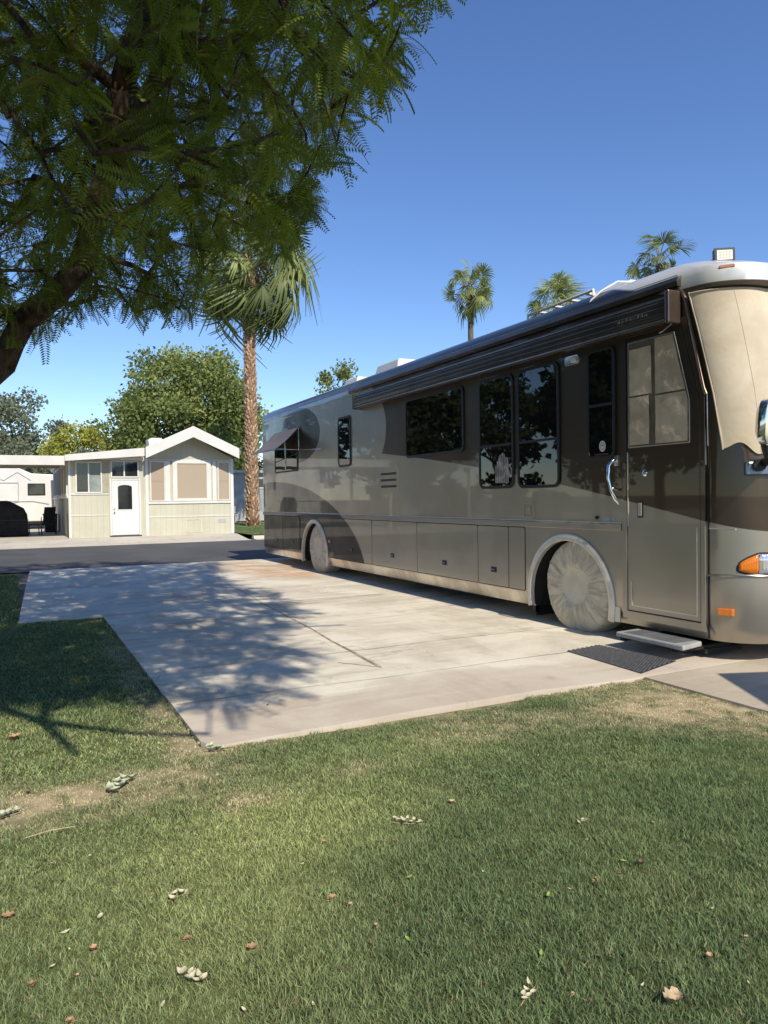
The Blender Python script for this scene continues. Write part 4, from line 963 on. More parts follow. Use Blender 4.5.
def merge(parts):
    Vs, Fs, Cs = [], [], []; b = 0
    for v, f, c in parts: Vs.append(v); Fs.append(f + b); Cs.append(c); b += len(v)
    return np.concatenate(Vs), np.concatenate(Fs), np.concatenate(Cs)

# ------------------------------------------------------------------ big pinnate-leaved tree whose crown reaches over the lawn
PTS = np.array([int(q) for q in "-136 -104 852 -380 397 584 -38 775 356 170 184 755 210 256 535 118 289 522 107 383 1063 198 694 779 127 454 669 -174 202 869 -325 22 607 -224 330 794 -92 436 1136 220 370 821 -69 219 337 -247 -89 560 -205 152 582 2 329 321 -351 145 489 -197 177 397 299 392 972 222 943 660 315 132 993 -166 13 791 -198 245 363 116 876 635 -283 316 922 90 124 727 89 720 340 93 23 500 299 360 768 287 886 657 144 357 721 222 288 741 14 924 897 -300 631 861 -293 261 725 -121 -46 539 103 611 324 -394 595 640 -154 687 513 11 915 340 217 977 562 357 619 838 -177 15 515 -4 -95 659 -224 461 737 278 555 913 39 785 996 212 601 456 159 514 880 257 -33 935 15 589 961 221 578 513 -321 766 718 -157 -117 563 260 286 948 -117 87 935 -199 441 1074 277 237 629 58 190 558 -328 354 832 -209 220 659 57 587 1125 -6 417 277 -206 527 897 115 205 450 197 903 453 -164 938 706 -268 -10 632 195 933 378 -83 186 552 -402 316 590 148 41 914 283 891 836 -75 26 644 29 907 412 328 660 1013 300 489 548 -140 170 975 238 281 460 -46 506 874 276 801 865 100 185 934 -257 22 471 42 1 1000 116 909 590 128 506 445 -253 734 755 84 531 326 -291 604 625 -97 -44 924 -39 766 622 -90 356 377 -295 722 449 -58 800 1019 132 415 829 -153 246 788 167 168 1061 89 454 1070 -68 737 489 118 563 534 148 262 722 -252 511 686 95 155 847 66 228 463 84 923 374 172 757 404 1 664 665 -192 420 650 173 955 444 162 601 865 227 815 651 253 441 529 -244 509 313 372 756 836 -251 115 638 -27 705 566 26 339 989 -271 343 566 -175 -21 898 33 -157 838 313 516 574 -61 213 1077 36 193 1071 282 679 848 -112 125 386 368 561 937 112 -136 674 -158 614 1033 321 653 649 -250 205 272 -63 728 892 -312 485 620 107 674 636 209 534 667 -146 517 332 161 25 638 205 909 412 185 712 605 107 403 914 47 531 1019 56 233 1131 -42 608 571 170 764 1007 4 83 755 -329 784 573 -212 92 691 65 664 652 4 431 865 212 911 551 -40 420 1017 -166 776 620 -129 112 521 119 525 977 211 -24 867 -6 691 335 348 723 768 -215 654 416 160 622 673 -148 648 396 -98 538 832 -45 201 979 232 776 552 133 101 643 337 827 778 279 729 672 22 437 486 91 832 671 130 217 353 171 943 870 -69 283 390 207 88 796 -126 -82 702 -141 874 347 198 -25 689 -238 443 370 -275 702 909 140 344 497 12 834 490 -291 183 799 240 196 946 -356 609 423 57 613 337 -331 342 711 -307 445 942 -192 582 497 76 902 824 178 -144 799 2 394 380 -149 15 448 47 198 791 -74 272 931 267 666 954 11 720 906 33 952 778 -45 719 1060 139 193 665 -6 640 515 -138 723 1039 35 277 413 -155 -112 781 52 372 884 -72 165 799 -117 389 1007 -298 77 721 161 484 572 -51 724 528 -192 541 740 57 770 816 297 120 913 20 731 469 -282 166 415 -416 564 561 -299 618 327 -188 786 360 -296 159 919 -84 946 436 -11 -130 904 -197 870 792 -93 20 812 299 200 858 101 104 607 209 563 570 -209 801 571 -35 365 1112 232 747 486 -103 235 429 -312 432 554 -286 566 803 -340 122 681 -29 -53 750 311 780 938 -139 179 758 -41 140 652 96 153 424 141 86 777 -243 90 905 -37 855 824 88 77 886 72 596 1000 -285 169 680 110 204 572 94 702 1060 301 523 837 -155 692 935 44 526 569 17 177 469 -151 645 758 113 984 576 301 257 1056 135 823 849 -133 674 850 158 135 705 73 465 762 269 35 909 290 709 531 -392 352 762 -196 264 457 -253 687 844 21 858 392 212 477 666 112 848 437 -318 257 408 31 894 568 184 407 756 -43 965 604 274 810 720 125 993 460 161 666 596 241 212 735 160 406 450 9 638 731 62 757 464 -104 744 730 55 9 589 -255 442 294 -277 634 498 -254 250 985 -21 177 910 111 902 420 32 872 952 -425 471 675 -2 791 630 9 857 653 200 663 618 -196 107 480 71 186 676 124 291 1119 -29 531 286 311 936 630 -141 429 385 172 -10 753 -33 583 348 -127 285 473 -87 562 394 367 835 691 103 596 456 111 4 800 318 324 707 215 624 608 310 732 882 -121 473 1026 42 985 418 -108 -169 760 206 879 708 275 534 504 290 79 752 -293 660 400 -76 953 491 -252 881 663 281 581 628 -69 747 569 -270 833 740 -49 353 1041 107 56 1034 201 680 711 135 772 497 -101 609 308 -393 279 762 364 751 745 -266 224 506 -262 657 725 -25 -43 902 161 43 574 -301 711 683 12 768 361 -344 432 717 89 768 712 143 543 1101 -22 618 477 -184 25 628 -146 515 585 65 545 746 216 598 941 123 553 802 -18 647 329 119 560 410 172 313 1057 5 918 762 -93 874 411 46 933 703 -138 229 563 95 625 369 -189 925 623 103 -64 891 58 581 309 269 512 683 -318 228 636 -26 -72 693 347 481 1039 -45 322 483 -361 511 895 -39 393 921 146 872 432 19 28 868 241 701 589 2 505 522 66 783 399 -170 305 913 167 853 950 73 137 1011 -8 141 976 -149 522 1081 -269 411 710 287 829 580 93 -113 833 329 251 806 239 54 1028 -161 420 863 73 59 552 317 448 664 -48 570 776 -143 190 493 -305 689 779 -355 342 918 212 668 458 87 227 398 96 933 884 -99 934 836 -100 486 522 -250 360 351 -36 960 534 -191 845 725 -102 870 480 121 741 390 -394 249 463 -74 136 959 -234 571 1025 47 918 470 -300 97 545 200 263 862 -125 46 870 116 640 567 99 -45 728 18 139 591 45 464 449 -181 354 714 -44 563 414 66 59 964 237 764 694 209 512 417 -217 814 469 146 432 507 -339 553 740 -132 127 1034 -56 3 983 -282 539 892 19 502 367 100 679 582 144 821 375 -210 604 612 -107 756 329 -84 452 445 133 514 358 313 582 1006 -26 575 1136 295 441 746 -239 715 528 255 -3 778 -56 859 623 158 522 1032 241 647 432 129 138 360 -92 -66 611 36 239 355 -15 836 431 -23 692 500 -302 375 640 -19 890 525 223 464 918 -181 346 415 39 635 591 -50 860 497 -199 501 422 102 370 417 -217 666 912 -190 724 687 74 46 615 -2 688 539 -18 731 834 40 120 810 77 907 773 -210 371 603 -114 744 404 213 590 1038 194 836 625 311 391 897 169 325 597 100 821 481 50 74 659 280 309 626 123 406 640 -17 973 769 71 393 280 -113 749 800 69 477 925 -219 396 1024 -110 348 865 -306 387 404 7 756 523 28 339 376 47 743 364 103 857 721 29 684 778 -173 305 544 -24 757 411 -343 234 826 -183 717 387 287 225 687 -37 898 476 -3 385 434 255 862 680 216 732 624 -299 557 540 86 225 992 222 183 563 -107 601 619 -97 846 884 242 770 591 243 312 676 -122 881 549 -203 177 787 -220 621 853 200 796 624 92 803 427 -24 -59 627 -135 111 687 144 686 684 8 591 813 162 660 473 -254 813 629 -344 713 607 58 247 652 162 107 491 254 752 982 55 697 556 265 445 624 168 461 978 -234 555 363 -336 115 821 203 517 823 203 4 599 -359 436 805 122 389 560 -36 619 921 -151 -163 695 93 961 504 -24 448 1146 68 457 303 -200 -104 707 -14 34 939 -324 494 827 -170 33 719 171 445 1109 88 894 681 44 318 1111 -133 561 907 -4 58 635 19 555 303 -149 807 774 284 792 479 -103 592 743 94 660 388 160 570 408 -73 811 741 41 738 646 -142 393 504 212 452 476 140 554 654 -27 252 377 32 -153 685 240 936 518 212 216 1080 333 324 1047 79 947 434 -153 876 658 147 882 811 -176 308 1060 93 667 959 -260 498 545 -56 638 789 243 128 688 45 37 794 106 655 870 41 805 341 0 647 1081 78 738 556 42 693 427 254 567 479 236 918 765 -57 -180 690 236 485 481 -80 625 428 179 709 380 217 -67 774 -229 -17 839 115 333 636 112 474 1156 -12 -138 766 150 673 1008 43 400 1030 -118 488 932 -80 586 1089 -211 138 851 -281 331 494 187 329 954 -188 911 506 264 656 555 -30 486 272 -207 808 844 -16 532 414 -195 662 579 -64 788 523 -116 263 618 -246 161 982 22 -56 848 -260 798 523 249 342 580 6 729 627 46 803 597 221 646 856 174 151 604 189 -45 948 -270 320 1026 -167 287 289 283 629 631 -46 869 444 39 8 643 -234 66 583 26 874 335 107 512 482 -105 278 1074 -103 762 648 -45 813 487 223 772 772 171 543 526 290 385 541 -28 351 283 -57 696 363 186 776 717 -9 895 594 -68 677 537 -20 841 519 160 248 1021 90 645 779 296 382 691 101 426 337 99 908 468 -176 474 969 -213 99 761 -226 525 619 290 645 586 260 499 596 181 409 587 -26 289 433 96 178 490 53 928 590 78 988 556 -46 967 735 -47 445 348 -333 413 489 118 566 693 -36 262 481 16 446 336 189 623 424 205 235 794 197 88 682 -104 557 467 -364 651 558 171 -162 688 73 574 549 34 571 636 101 604 600 -63 146 468 318 822 502 98 298 364 94 755 878 227 408 1131 119 485 324 152 652 810 90 974 742 132 848 556 240 455 1050 -183 683 303 183 769 879 -342 209 515 230 390 550 59 46 700 89 737 667 67 295 486 -84 975 622 359 855 649 -45 198 673 109 795 552 106 624 1088 -202 744 908 124 708 563 -33 52 566 247 891 795 -270 249 852 205 74 881 215 835 886 189 -78 650 -99 240 858 69 340 516 -349 479 447 -7 809 782 303 570 752 92 530 672 -199 645 982 5 462 797 262 461 807 168 562 616 184 156 987 85 980 654 -121 25 986 -127 310 755 -42 278 1041 301 645 729 34 349 298 82 390 383 -37 -5 686 176 522 441 64 396 1127 68 -133 745 38 -54 646 -270 493 473 3 667 297 198 88 572 -265 427 810 130 805 668 305 781 597 -308 32 787 -204 95 989 -33 365 348 -84 79 435 129 950 545 -142 548 271 -201 -34 676 -28 273 804 -146 115 788 -110 114 871 -313 295 320 171 928 763 125 7 549 -216 393 501 57 949 393 17 572 372 144 357 327 -22 234 598 171 991 494 244 380 1038 -73 834 526 102 270 934 -7 879 697 -16 908 661 -164 464 284 -310 570 469 -47 943 680 179 597 367 42 225 916 212 755 424 75 284 714 141 950 742 291 772 704 51 804 506 7 779 477 286 782 754 120 330 850 26 514 406 -25 444 415 -22 985 453 78 597 412 286 830 789 45 288 1044 -130 13 586 381 653 923 81 940 551 -257 332 690 23 634 413 230 317 1128 238 899 629 -143 491 787 15 150 529 208 931 586 220 670 528 -248 404 947 -63 809 304 158 709 471 -357 384 327 99 428 540 113 316 450 302 900 727 175 841 485 273 265 521 -40 348 436 -45 471 948 18 704 500 -389 301 513 -163 241 974 -58 86 802 321 724 645 -49 88 1032 -200 388 291 -297 161 570 215 173 648 214 705 549 -104 341 276 -4 724 708 -323 105 615 89 836 572 115 70 429 25 616 643 79 94 1091 -4 100 699 -258 -15 718 -73 -143 814 -53 836 351 78 368 330 -105 397 320 63 496 289 140 -80 566 86 281 283 97 448 415 -358 260 570 191 690 505 -78 796 834 62 993 473 314 919 522 -244 626 287 149 961 658 158 912 592 146 -105 746 -237 493 1015 -23 549 327 -172 404 967 142 795 408 67 790 551 -263 730 388 149 701 347 153 753 607 -32 995 682 -224 299 626 -189 447 584 -68 806 414 199 922 495 267 623 524 -284 702 320 -2 168 420 35 205 514 -374 205 736 177 689 566 8 76 571 -343 642 656 -129 801 502 173 982 713 -81 986 691 52 728 690 -307 544 320 229 707 429 -21 695 421 330 883 620 294 69 832 -102 638 978 -67 661 470 -140 201 689 74 568 869 141 119 549 384 816 813 63 272 564 210 357 449 -40 190 520 168 882 663 5 79 480 44 98 537 61 -32 695 96 493 564 -369 455 384 37 740 1064 50 59 503 -243 584 713 148 -76 810 -61 345 818 85 504 842 -226 247 788 224 150 484 -337 520 382 256 156 792 143 594 1037 -397 205 632 268 741 575 7 797 680 -113 367 1125 55 861 679 -24 150 608 284 852 634 111 -196 666 63 109 494 137 873 508 114 541 603 -28 565 504 246 600 561 -303 291 611 235 836 506 58 712 394 -269 675 576 -70 745 443 -3 741 584 -354 587 808 57 367 446 186 870 768 74 991 789 171 502 501 93 231 619 -427 339 688 88 270 795 308 316 863 -157 299 660 64 517 1098 325 837 671 84 850 391 258 797 435 92 458 491 22 801 910 -95 420 890 93 118 562 296 38 984 150 755 346 163 241 612 -2 -62 987 153 982 567 358 792 721 50 547 474 114 232 691 -298 -24 549 21 42 1051 238 48 691 186 260 942 323 809 546 23 347 466 19 890 627 170 620 627 220 977 612 178 594 546 -368 338 436 56 875 469 -2 213 553 35 287 854 119 979 416 247 512 1003 150 933 418 27 582 449 160 519 632 78 125 639 105 724 455 -131 422 1076 44 233 415 -29 110 501 316 468 933 33 334 785 98 767 1025 254 615 478 121 -192 782 96 405 727 -110 -59 792 181 538 361 208 623 1100 -223 843 406 173 164 516 275 639 1055 162 267 471 145 832 621 160 932 692 230 842 604 126 -38 1007 203 828 751 79 822 356 73 574 356 132 723 664 226 791 729 193 719 958 273 786 649 -20 482 326 36 176 608 312 406 618 -160 494 681 49 971 504 -13 670 1000 -36 322 894 248 121 998 150 662 552 -217 501 807 -23 539 987 124 277 338 -1 25 588 258 688 496 205 457 604 332 878 805 -60 889 395 288 665 515 -66 667 727 158 621 746 -74 863 561 7 125 1063 33 574 682 -91 503 1113 188 702 674 171 84 1077 204 228 441 188 314 412 135 388 684 209 448 422 19 518 283 0 441 1079 258 913 726 269 181 1051 62 810 704 172 869 376 87 574 497 155 633 375 -318 205 357 187 750 539 90 859 513 -47 898 718 -15 722 295 -395 439 531 326 393 1036 -239 463 893 163 673 1087 18 280 474 -323 11 675 149 433 612 56 834 643 229 303 1015 -40 948 391 -145 777 951 186 93 960 341 912 687 95 -66 685 -4 836 606 -108 360 454 -23 566 656 -186 192 296 8 135 455 -155 584 696 -23 807 378 174 387 376 76 12 908 -29 634 377 138 514 531 382 543 1018 -361 273 702 -50 636 296 53 129 935 105 50 658 14 757 312 3 568 569 -28 219 459 -20 969 495 72 889 400 0 211 736 170 151 883 -332 272 892 27 692 698 145 574 933 -83 974 549 310 594 557 84 618 659 289 -25 859 83 459 367 -76 280 551 -65 726 659 -398 497 604 -49 799 672 -95 -136 637 42 647 321 -56 508 481 -58 878 334 -243 223 575 99 411 475 172 153 406 210 807 577 234 574 721 124 927 672 157 506 723 48 841 808 267 918 678 129 562 334 140 635 335 81 789 644 -218 -39 523 248 540 556 -89 913 651 -192 292 844 123 613 422 -214 177 501 277 603 808 292 555 591 -162 234 1047 -252 574 954 98 949 704 -15 913 373 197 350 677 181 48 495 39 677 366 165 998 676 -414 487 484 283 844 517 210 526 534 83 175 610 -190 587 425 -11 173 570 -151 617 550 -36 765 956 -425 262 667 -19 693 609 138 370 384 272 876 448 -113 858 711 -14 243 1119 17 532 907 29 767 579 95 651 322 26 183 671 -77 902 514 -47 506 435 -289 754 838 117 765 594 277 550 1056 66 899 716 41 30 539 228 857 459 125 275 570 -68 609 679 -165 369 806 -175 454 497 -182 611 311 268 859 553 -72 929 605 181 488 386 -10 273 515 87 636 447 87 763 524 116 -27 603 -84 839 662 -13 560 448 64 -88 633 -169 789 690 196 441 834 230 664 382 -81 44 742 258 865 726 -68 856 969 155 718 422 130 689 390 96 666 483 108 332 390 10 261 985 255 138 615 -183 730 810 85 873 603 193 668 412 -102 338 950 54 269 317 -11 966 660 -126 119 600 50 809 453 108 377 992 -127 -22 654 -430 391 634 99 842 907 310 414 830 -220 277 704 -230 213 918 107 313 306 -374 633 717 115 603 539 326 926 586 171 241 395 -77 543 576 31 222 617 -202 -132 631 240 -122 855 197 317 523 200 824 454 282 930 568 -21 345 388 35 459 993 -106 402 797 167 915 529 71 641 695 175 949 829 234 326 873 -15 865 556 257 878 519 186 640 564 2 958 418 213 922 831 -24 104 555 45 986 722 41 514 448 128 218 813 122 371 1159 260 425 685 293 564 694 -329 550 652 -228 648 666 74 909 508 308 865 580 -69 -36 842 168 387 887 -389 559 476 -26 601 697 23 950 735 211 794 501 -36 571 602 345 752 693 232 403 964 116 815 979 -63 -99 873 44 162 427 204 233 683 101 337 547 15 -28 590 115 636 505 242 977 704 30 -197 740 133 748 779 194 912 796 -197 -79 826 -62 543 931 -235 54 827 -23 916 560 97 475 628 143 548 466 368 853 728 1 952 619 112 234 512 293 832 439 152 463 360 -41 667 870 171 432 405 62 489 526 157 895 717 197 854 574 29 422 932 207 756 662 -31 523 375 -252 452 610 221 950 726 -293 577 401 234 706 678 -48 634 642 -12 981 580 184 622 476 149 -78 691 34 895 369 -47 421 457 134 856 393 57 558 404 -88 12 506 -72 490 782 274 479 510 296 741 507 -6 640 573 -167 564 978 -380 163 551 21 819 402 284 734 616 -23 99 620 -100 265 704 307 698 595 224 259 633 313 694 694 -55 699 953 174 367 1100 51 732 607 158 321 380 -19 676 380 -38 723 387 1 664 452 244 826 745 115 888 377 -310 395 895 124 251 653 198 977 762 141 809 583 142 972 798 -178 845 894 27 760 421 -31 759 472 272 710 445 235 513 763 -16 858 333 164 -113 908 219 993 658 -195 737 978 -70 638 1038 -72 675 619 -102 190 623 8 928 517 181 919 645 82 737 494 85 929 627 6 611 363 189 849 424 233 359 503 309 629 898 38 599 532 276 954 712 -182 733 569 219 620 674 28 649 898 176 972 600 97 780 370 236 918 459 -328 43 491 -31 541 563 14 482 480 -6 619 284 18 589 1046 220 707 475 -209 732 451 104 721 527 351 874 577 -82 150 723 219 414 446 81 302 602 -12 559 699 -167 907 418 236 609 402 119 906 745 1 786 553 -345 710 512 245 365 646 261 804 537 -142 313 358 6 872 439 129 637 458 32 983 591 106 439 292 254 801 614 -53 891 660 265 498 1099 136 753 537 202 401 405 78 772 598 152 760 659 193 833 532 165 872 540 217 -97 710 354 790 666 161 221 556 -205 326 992 148 298 693 11 951 371 -342 495 542 7 -17 697 243 676 631 76 291 669 -131 745 890 334 718 728 101 897 948 119 936 781 69 -116 683 260 704 744 134 994 725 -51 380 485 33 -76 773 79 564 625 -266 251 357 -51 629 515 165 829 734 143 51 839 49 844 433 -3 227 645 1 291 371 16 201 373 49 427 431 22 896 668 88 -39 651 181 423 675 -367 89 560 128 469 429 -31 827 558 -66 640 589 93 498 417 234 944 797 79 615 562 190 833 698 -35 681 689 129 810 723 16 508 1158 -1 247 330 123 223 1122 32 140 651 -408 537 685 -181 562 815 21 369 331 318 858 480 -16 576 292 69 738 429 -269 856 557 236 707 1050 196 967 528 123 73 521 6 983 533 -21 602 430 -12 212 834 78 99 688 116 430 380 -64 557 690 -19 506 1098 -306 291 791 -39 777 572 -415 416 468 172 494 680 -267 312 409 -49 196 628 255 894 586 -132 607 829 295 277 579 122 248 306 -414 501 765 291 923 469 219 54 624 150 459 466 149 769 449 281 874 766 223 211 499 -138 698 629 95 -89 962 30 419 296 323 468 606 144 716 623 135 592 381 334 794 630 18 711 368 264 963 601 -81 236 779 210 550 432 -38 464 452 10 962 697 152 337 417 130 996 508 22 993 793 -100 250 1002 69 334 375 103 743 950 47 880 747 184 787 442 62 -140 903 301 167 736 45 566 587 -398 359 836 95 268 417 58 657 531 -120 181 1088 161 583 500 24 301 520 150 677 438 168 681 899 144 848 701 -308 515 969 -61 858 696 14 335 419 140 362 609 -147 945 566 -283 156 491 -8 520 468 194 589 602 240 791 472 -73 430 267 -239 160 324 184 17 1004 -125 875 813 147 405 323 39 371 503 -185 606 913 -193 163 1037 126 948 453 167 561 574 -370 294 382 -7 451 371 153 946 494 93 729 613 143 672 510 110 572 296 221 558 1119 74 308 410 -351 425 640 216 472 525 113 151 696 167 787 517 244 406 490 148 643 414 24 941 664 158 795 347 -33 275 315 138 -13 689 129 413 415 188 566 468 88 5 633 111 371 518 258 970 661 304 206 983 -187 357 870 216 968 477 -4 219 412 -103 198 916 330 856 521 -35 1 612 164 715 526 -13 110 888 22 106 623 -88 550 1020 340 890 746 280 955 532 77 -11 538 91 691 680 58 142 537 98 894 550 288 361 1106 29 988 670 140 898 464 72 192 366 -46 702 317 40 548 528 -44 77 658 255 951 474 65 521 612 175 739 694 -54 1000 515 205 879 610 -174 43 932 58 246 511 -101 269 289 285 672 639 57 322 337 371 791 760 2 799 325 -4 159 696 215 871 662 224 195 872 181 807 379 104 823 626 101 162 559 114 672 353 -204 763 287 17 232 690 285 559 534 266 850 930 151 602 462 300 332 504 103 952 599 -16 929 453 318 804 725 117 108 967 208 886 518 -144 935 782 139 821 498 -77 656 676 -307 234 945 -45 650 411 254 288 818 58 626 385 142 992 616 -263 100 452 185 590 695 121 919 518 142 949 592 167 406 1022 173 687 640 -39 847 387 53 415 820 153 450 319 289 919 791 251 751 430 26 687 597 63 269 374 -36 310 973 276 168 667 -377 444 871 101 364 789 120 621 696 28 710 311 -31 929 630 159 -117 610 251 237 569 -349 573 590 19 593 323 20 472 301 -183 -56 597 44 826 560 236 940 620 255 813 683 63 625 482 -31 145 539 349 822 872 311 753 557 -371 127 758 73 525 503 374 845 780 -220 720 626 -418 428 738 228 711 882 -68 909 563 -337 355 548 114 970 830 304 589 514 179 740 499 81 237 332 139 941 369 39 401 396 -34 998 639 -216 634 785 62 683 330 166 630 527 306 846 727 345 911 647 -117 680 328 -55 129 1098 -27 954 849 -370 206 413 329 785 775 2 522 762 -29 853 901 -234 421 435 241 466 440 50 529 700 -74 910 897 173 794 565 -167 125 335 -15 735 343 107 519 286 27 537 343 108 993 693 8 26 677 1 920 714 -281 796 450 -375 647 480 74 703 473 -40 702 460 54 694 628 182 -55 594 -177 145 912 154 716 838 49 318 266 7 473 436 225 529 483 78 -47 581 84 407 426 -244 -57 770 -255 -76 665 132 466 534 -18 406 345 184 301 806 -12 833 685 -10 72 524 -25 439 315 -239 208 727 -322 596 917 227 860 773 -318 371 968 216 648 1003 306 237 922 156 611 577 -294 489 752 -53 297 1137 54 446 517 -145 827 429 91 991 615 26 584 492 42 868 526 -46 123 694 -197 329 484 257 828 469 154 269 364 23 294 298 -139 810 298 69 933 741 260 748 534 213 814 415 401 720 894 135 866 770 -50 473 389 147 343 671 79 93 454 317 288 985 -14 997 730 18 275 752 61 665 461 52 999 639 -34 202 376 226 908 689 -26 747 664 -64 759 311 140 78 697 296 900 599 37 503 322 327 715 955 248 488 548 -52 970 426 114 297 1005 -124 197 372 139 485 802 69 702 518 218 95 519 130 601 635 93 698 426 60 415 338 93 262 472 -87 787 694 197 484 444 -360 335 640 105 443 596 160 870 586 171 891 492 -428 369 526 -414 230 528 -119 -17 731 22 948 574 -64 716 603 -47 881 588 -43 582 862 10 898 484 -57 465 498 -163 422 746 98 866 473 215 -170 739 -14 15 536 207 585 811 -77 902 441 132 772 704 -113 802 580 317 764 663 147 524 394 203 752 582 -79 814 623 -28 175 474 199 628 384 322 523 974 78 140 467 331 817 590 301 885 544 269 949 756 95 5 690 74 511 379 324 659 791 -288 358 771 -144 629 462 320 138 809 386 612 983 221 629 537 -317 785 647 153 818 458 -366 659 790 -107 633 901 143 791 630 -19 16 808 38 850 609 104 199 312 106 765 460 123 705 496 -302 70 862 -23 -131 682 102 672 532 60 489 479 135 321 345 142 473 629 198 787 944 -54 584 473 -265 115 809 -300 254 267 -6 606 610 142 221 887 184 261 1136 95 481 455 221 293 585 -219 800 774 269 736 713 -53 489 1032 -179 142 644 30 244 550 -76 827 455 286 601 591 -60 540 522 307 941 686 -39 733 768 -19 887 404 93 534 437 118 160 633 136 25 460 11 376 279 114 154 1121 216 561 876 20 858 727 110 762 332 -22 307 285 -197 878 568 -29 61 697 325 262 734 -257 361 863 115 352 291 -53 50 876 250 741 644 157 544 699 304 336 566 -1 386 486 -81 771 604 -36 386 401 194 390 469 -237 630 355 35 -86 695 247 409 874 130 849 663 31 460 404 54 853 355 96 329 685 187 803 670 -53 913 355 193 359 404 28 634 552 48 739 515 119 754 635 287 750 455 169 731 573 345 895 537 140 298 627 313 892 454 255 697 549 -246 19 897 1 170 1128 -278 427 1004 17 993 476 -24 899 327 125 935 627 109 545 371 316 274 674 76 592 699 79 487 332 184 732 451 32 949 445 4 999 623 19 729 552 -41 916 421 -34 931 755 223 216 1009 224 131 1072 103 360 474 -26 832 641 205 908 741 292 457 1000 115 996 780 -33 311 350 261 519 465 8 724 426 50 101 582 30 660 494 184 429 366 -322 494 690 -46 201 574 43 932 629 170 497 337 38 -66 914 113 387 346 -276 639 960 -112 522 730 110 486 696 -257 229 431 119 690 317 -147 498 868 -33 796 451 -232 562 265 207 566 388 178 -12 550 -30 236 700 50 780 676 272 687 686 40 301 931 -250 871 490 15 231 471 16 516 838 -88 -107 556 44 701 844 176 31 693 226 660 587 222 640 498 -18 595 530 -187 515 527 -44 251 537 122 336 922 -371 709 674 25 628 459 305 749 740 239 832 560 309 503 772 70 941 792 296 108 687 303 522 637 103 193 750 372 882 684 -295 470 403 241 567 599 172 179 457 75 889 643 310 446 1086 -238 302 306 263 748 823 23 616 692 128 634 611 -177 365 1100 -64 592 639 -28 779 507 -342 90 443 310 641 545 -96 930 691 35 595 404 -148 138 442 357 689 848 70 940 668 192 523 949 124 995 652 -257 764 681 318 432 563 -133 517 417 -398 394 406 62 232 694 126 -41 502 3 461 265 350 514 891 141 -156 857 232 951 435 354 848 822 15 947 481 88 646 607 -236 607 545 18 830 530 -39 385 308 71 332 298 -394 501 833 -65 740 354 50 700 1004 -262 145 740 -5 -23 645 181 451 502".split()], dtype=float).reshape(-1, 3) / 100
TREE = thing('shade_tree', (-1.15, 6.5, 0), 'large feathery-leaved shade tree, its dark crown hanging over the left side of the lawn', 'tree')
tr_ = random.Random(8)
nodes = []; par = []; rad0 = []
def addn(p, pa): nodes.append(Vector(p)); par.append(pa); return len(nodes) - 1
base = addn((-1.15, 6.5, -.05), -1); a = addn((-1.05, 6.48, .8), base); a = addn((-.95, 6.42, 1.55), a); fork = a
b = addn((-.50, 6.38, 2.08), a); b = addn((-.06, 6.30, 2.50), b); b = addn((.08, 6.12, 2.80), b); b = addn((.30, 5.92, 2.98), b); b = addn((.46, 5.86, 3.16), b); b = addn((.57, 5.80, 3.54), b); lim = addn((.65, 5.76, 3.84), b)
b = addn((.73, 5.62, 4.40), lim); b = addn((.92, 5.42, 4.97), b); b = addn((1.1, 5.0, 5.8), b); b = addn((1.2, 4.6, 6.8), b); addn((1.1, 4.3, 7.8), b)
c = addn((1.04, 5.36, 4.62), lim); c = addn((1.45, 5.15, 4.66), c); addn((1.75, 5.0, 4.78), c)
c = addn((-1.0, 6.1, 2.6), fork); up1 = addn((-1.15, 5.7, 3.7), c); c = addn((-1.2, 5.3, 5.0), up1); c = addn((-.9, 4.7, 6.6), c); c = addn((-.4, 4.0, 8.2), c); addn((.0, 3.6, 9.4), c)
c = addn((-.9, 5.2, 3.4), fork + 0); c = addn((-.6, 4.2, 4.2), c); c = addn((.2, 3.2, 4.9), c); c = addn((1.2, 2.4, 5.3), c); c = addn((2.2, 1.8, 5.6), c); addn((3.2, 1.4, 5.7), c)
c = addn((-.95, 4.4, 3.5), up1); c = addn((-.6, 2.2, 4.0), c); c = addn((.05, .7, 4.2), c); k_ = c; c = addn((.5, .25, 4.15), c); addn((.95, .0, 4.1), c); addn((.2, -.2, 4.3), k_)
c = addn((-1.6, 6.9, 3.0), fork); c = addn((-2.3, 7.2, 4.4), c); addn((-2.6, 7.0, 6.0), c)
c = addn((-1.5, 4.6, 4.0), up1); c = addn((-1.9, 3.2, 4.8), c); addn((-2.2, 1.9, 5.4), c)
seedN = len(nodes)
order = sorted(range(len(PTS)), key=lambda i: (Vector(PTS[i]) - Vector((-.2, 5, 4.6))).length)
N_ = np.array([tuple(n) for n in nodes]); depth = [0.0] * seedN
tips = []; bdir = []
cap_ = len(nodes) + 3 * len(PTS); arr = np.zeros((cap_, 3)); arr[:seedN] = N_; dep = np.zeros(cap_); cnt = seedN
for i in order:
    p = PTS[i]; d = np.linalg.norm(arr[:cnt] - p, axis=1) + .12 * dep[:cnt]; d[0:3] += 3
    j = int(d.argmin()); q = arr[j]; L = float(np.linalg.norm(p - q))
    if L > .9:
        mid = q + (p - q) * .5 + np.array([tr_.uniform(-.12, .12), tr_.uniform(-.12, .12), tr_.uniform(0, .2)]) * L
        nodes.append(Vector(mid)); par.append(j); arr[cnt] = mid; dep[cnt] = dep[j] + L * .5; j = cnt; cnt += 1
    nodes.append(Vector(p)); par.append(j); arr[cnt] = p; dep[cnt] = dep[j] + L; tips.append(cnt); cnt += 1
wt = np.zeros(len(nodes))
for t_ in tips: wt[t_] += 1
for i in range(len(nodes) - 1, 0, -1): wt[par[i]] += max(wt[i], .5)
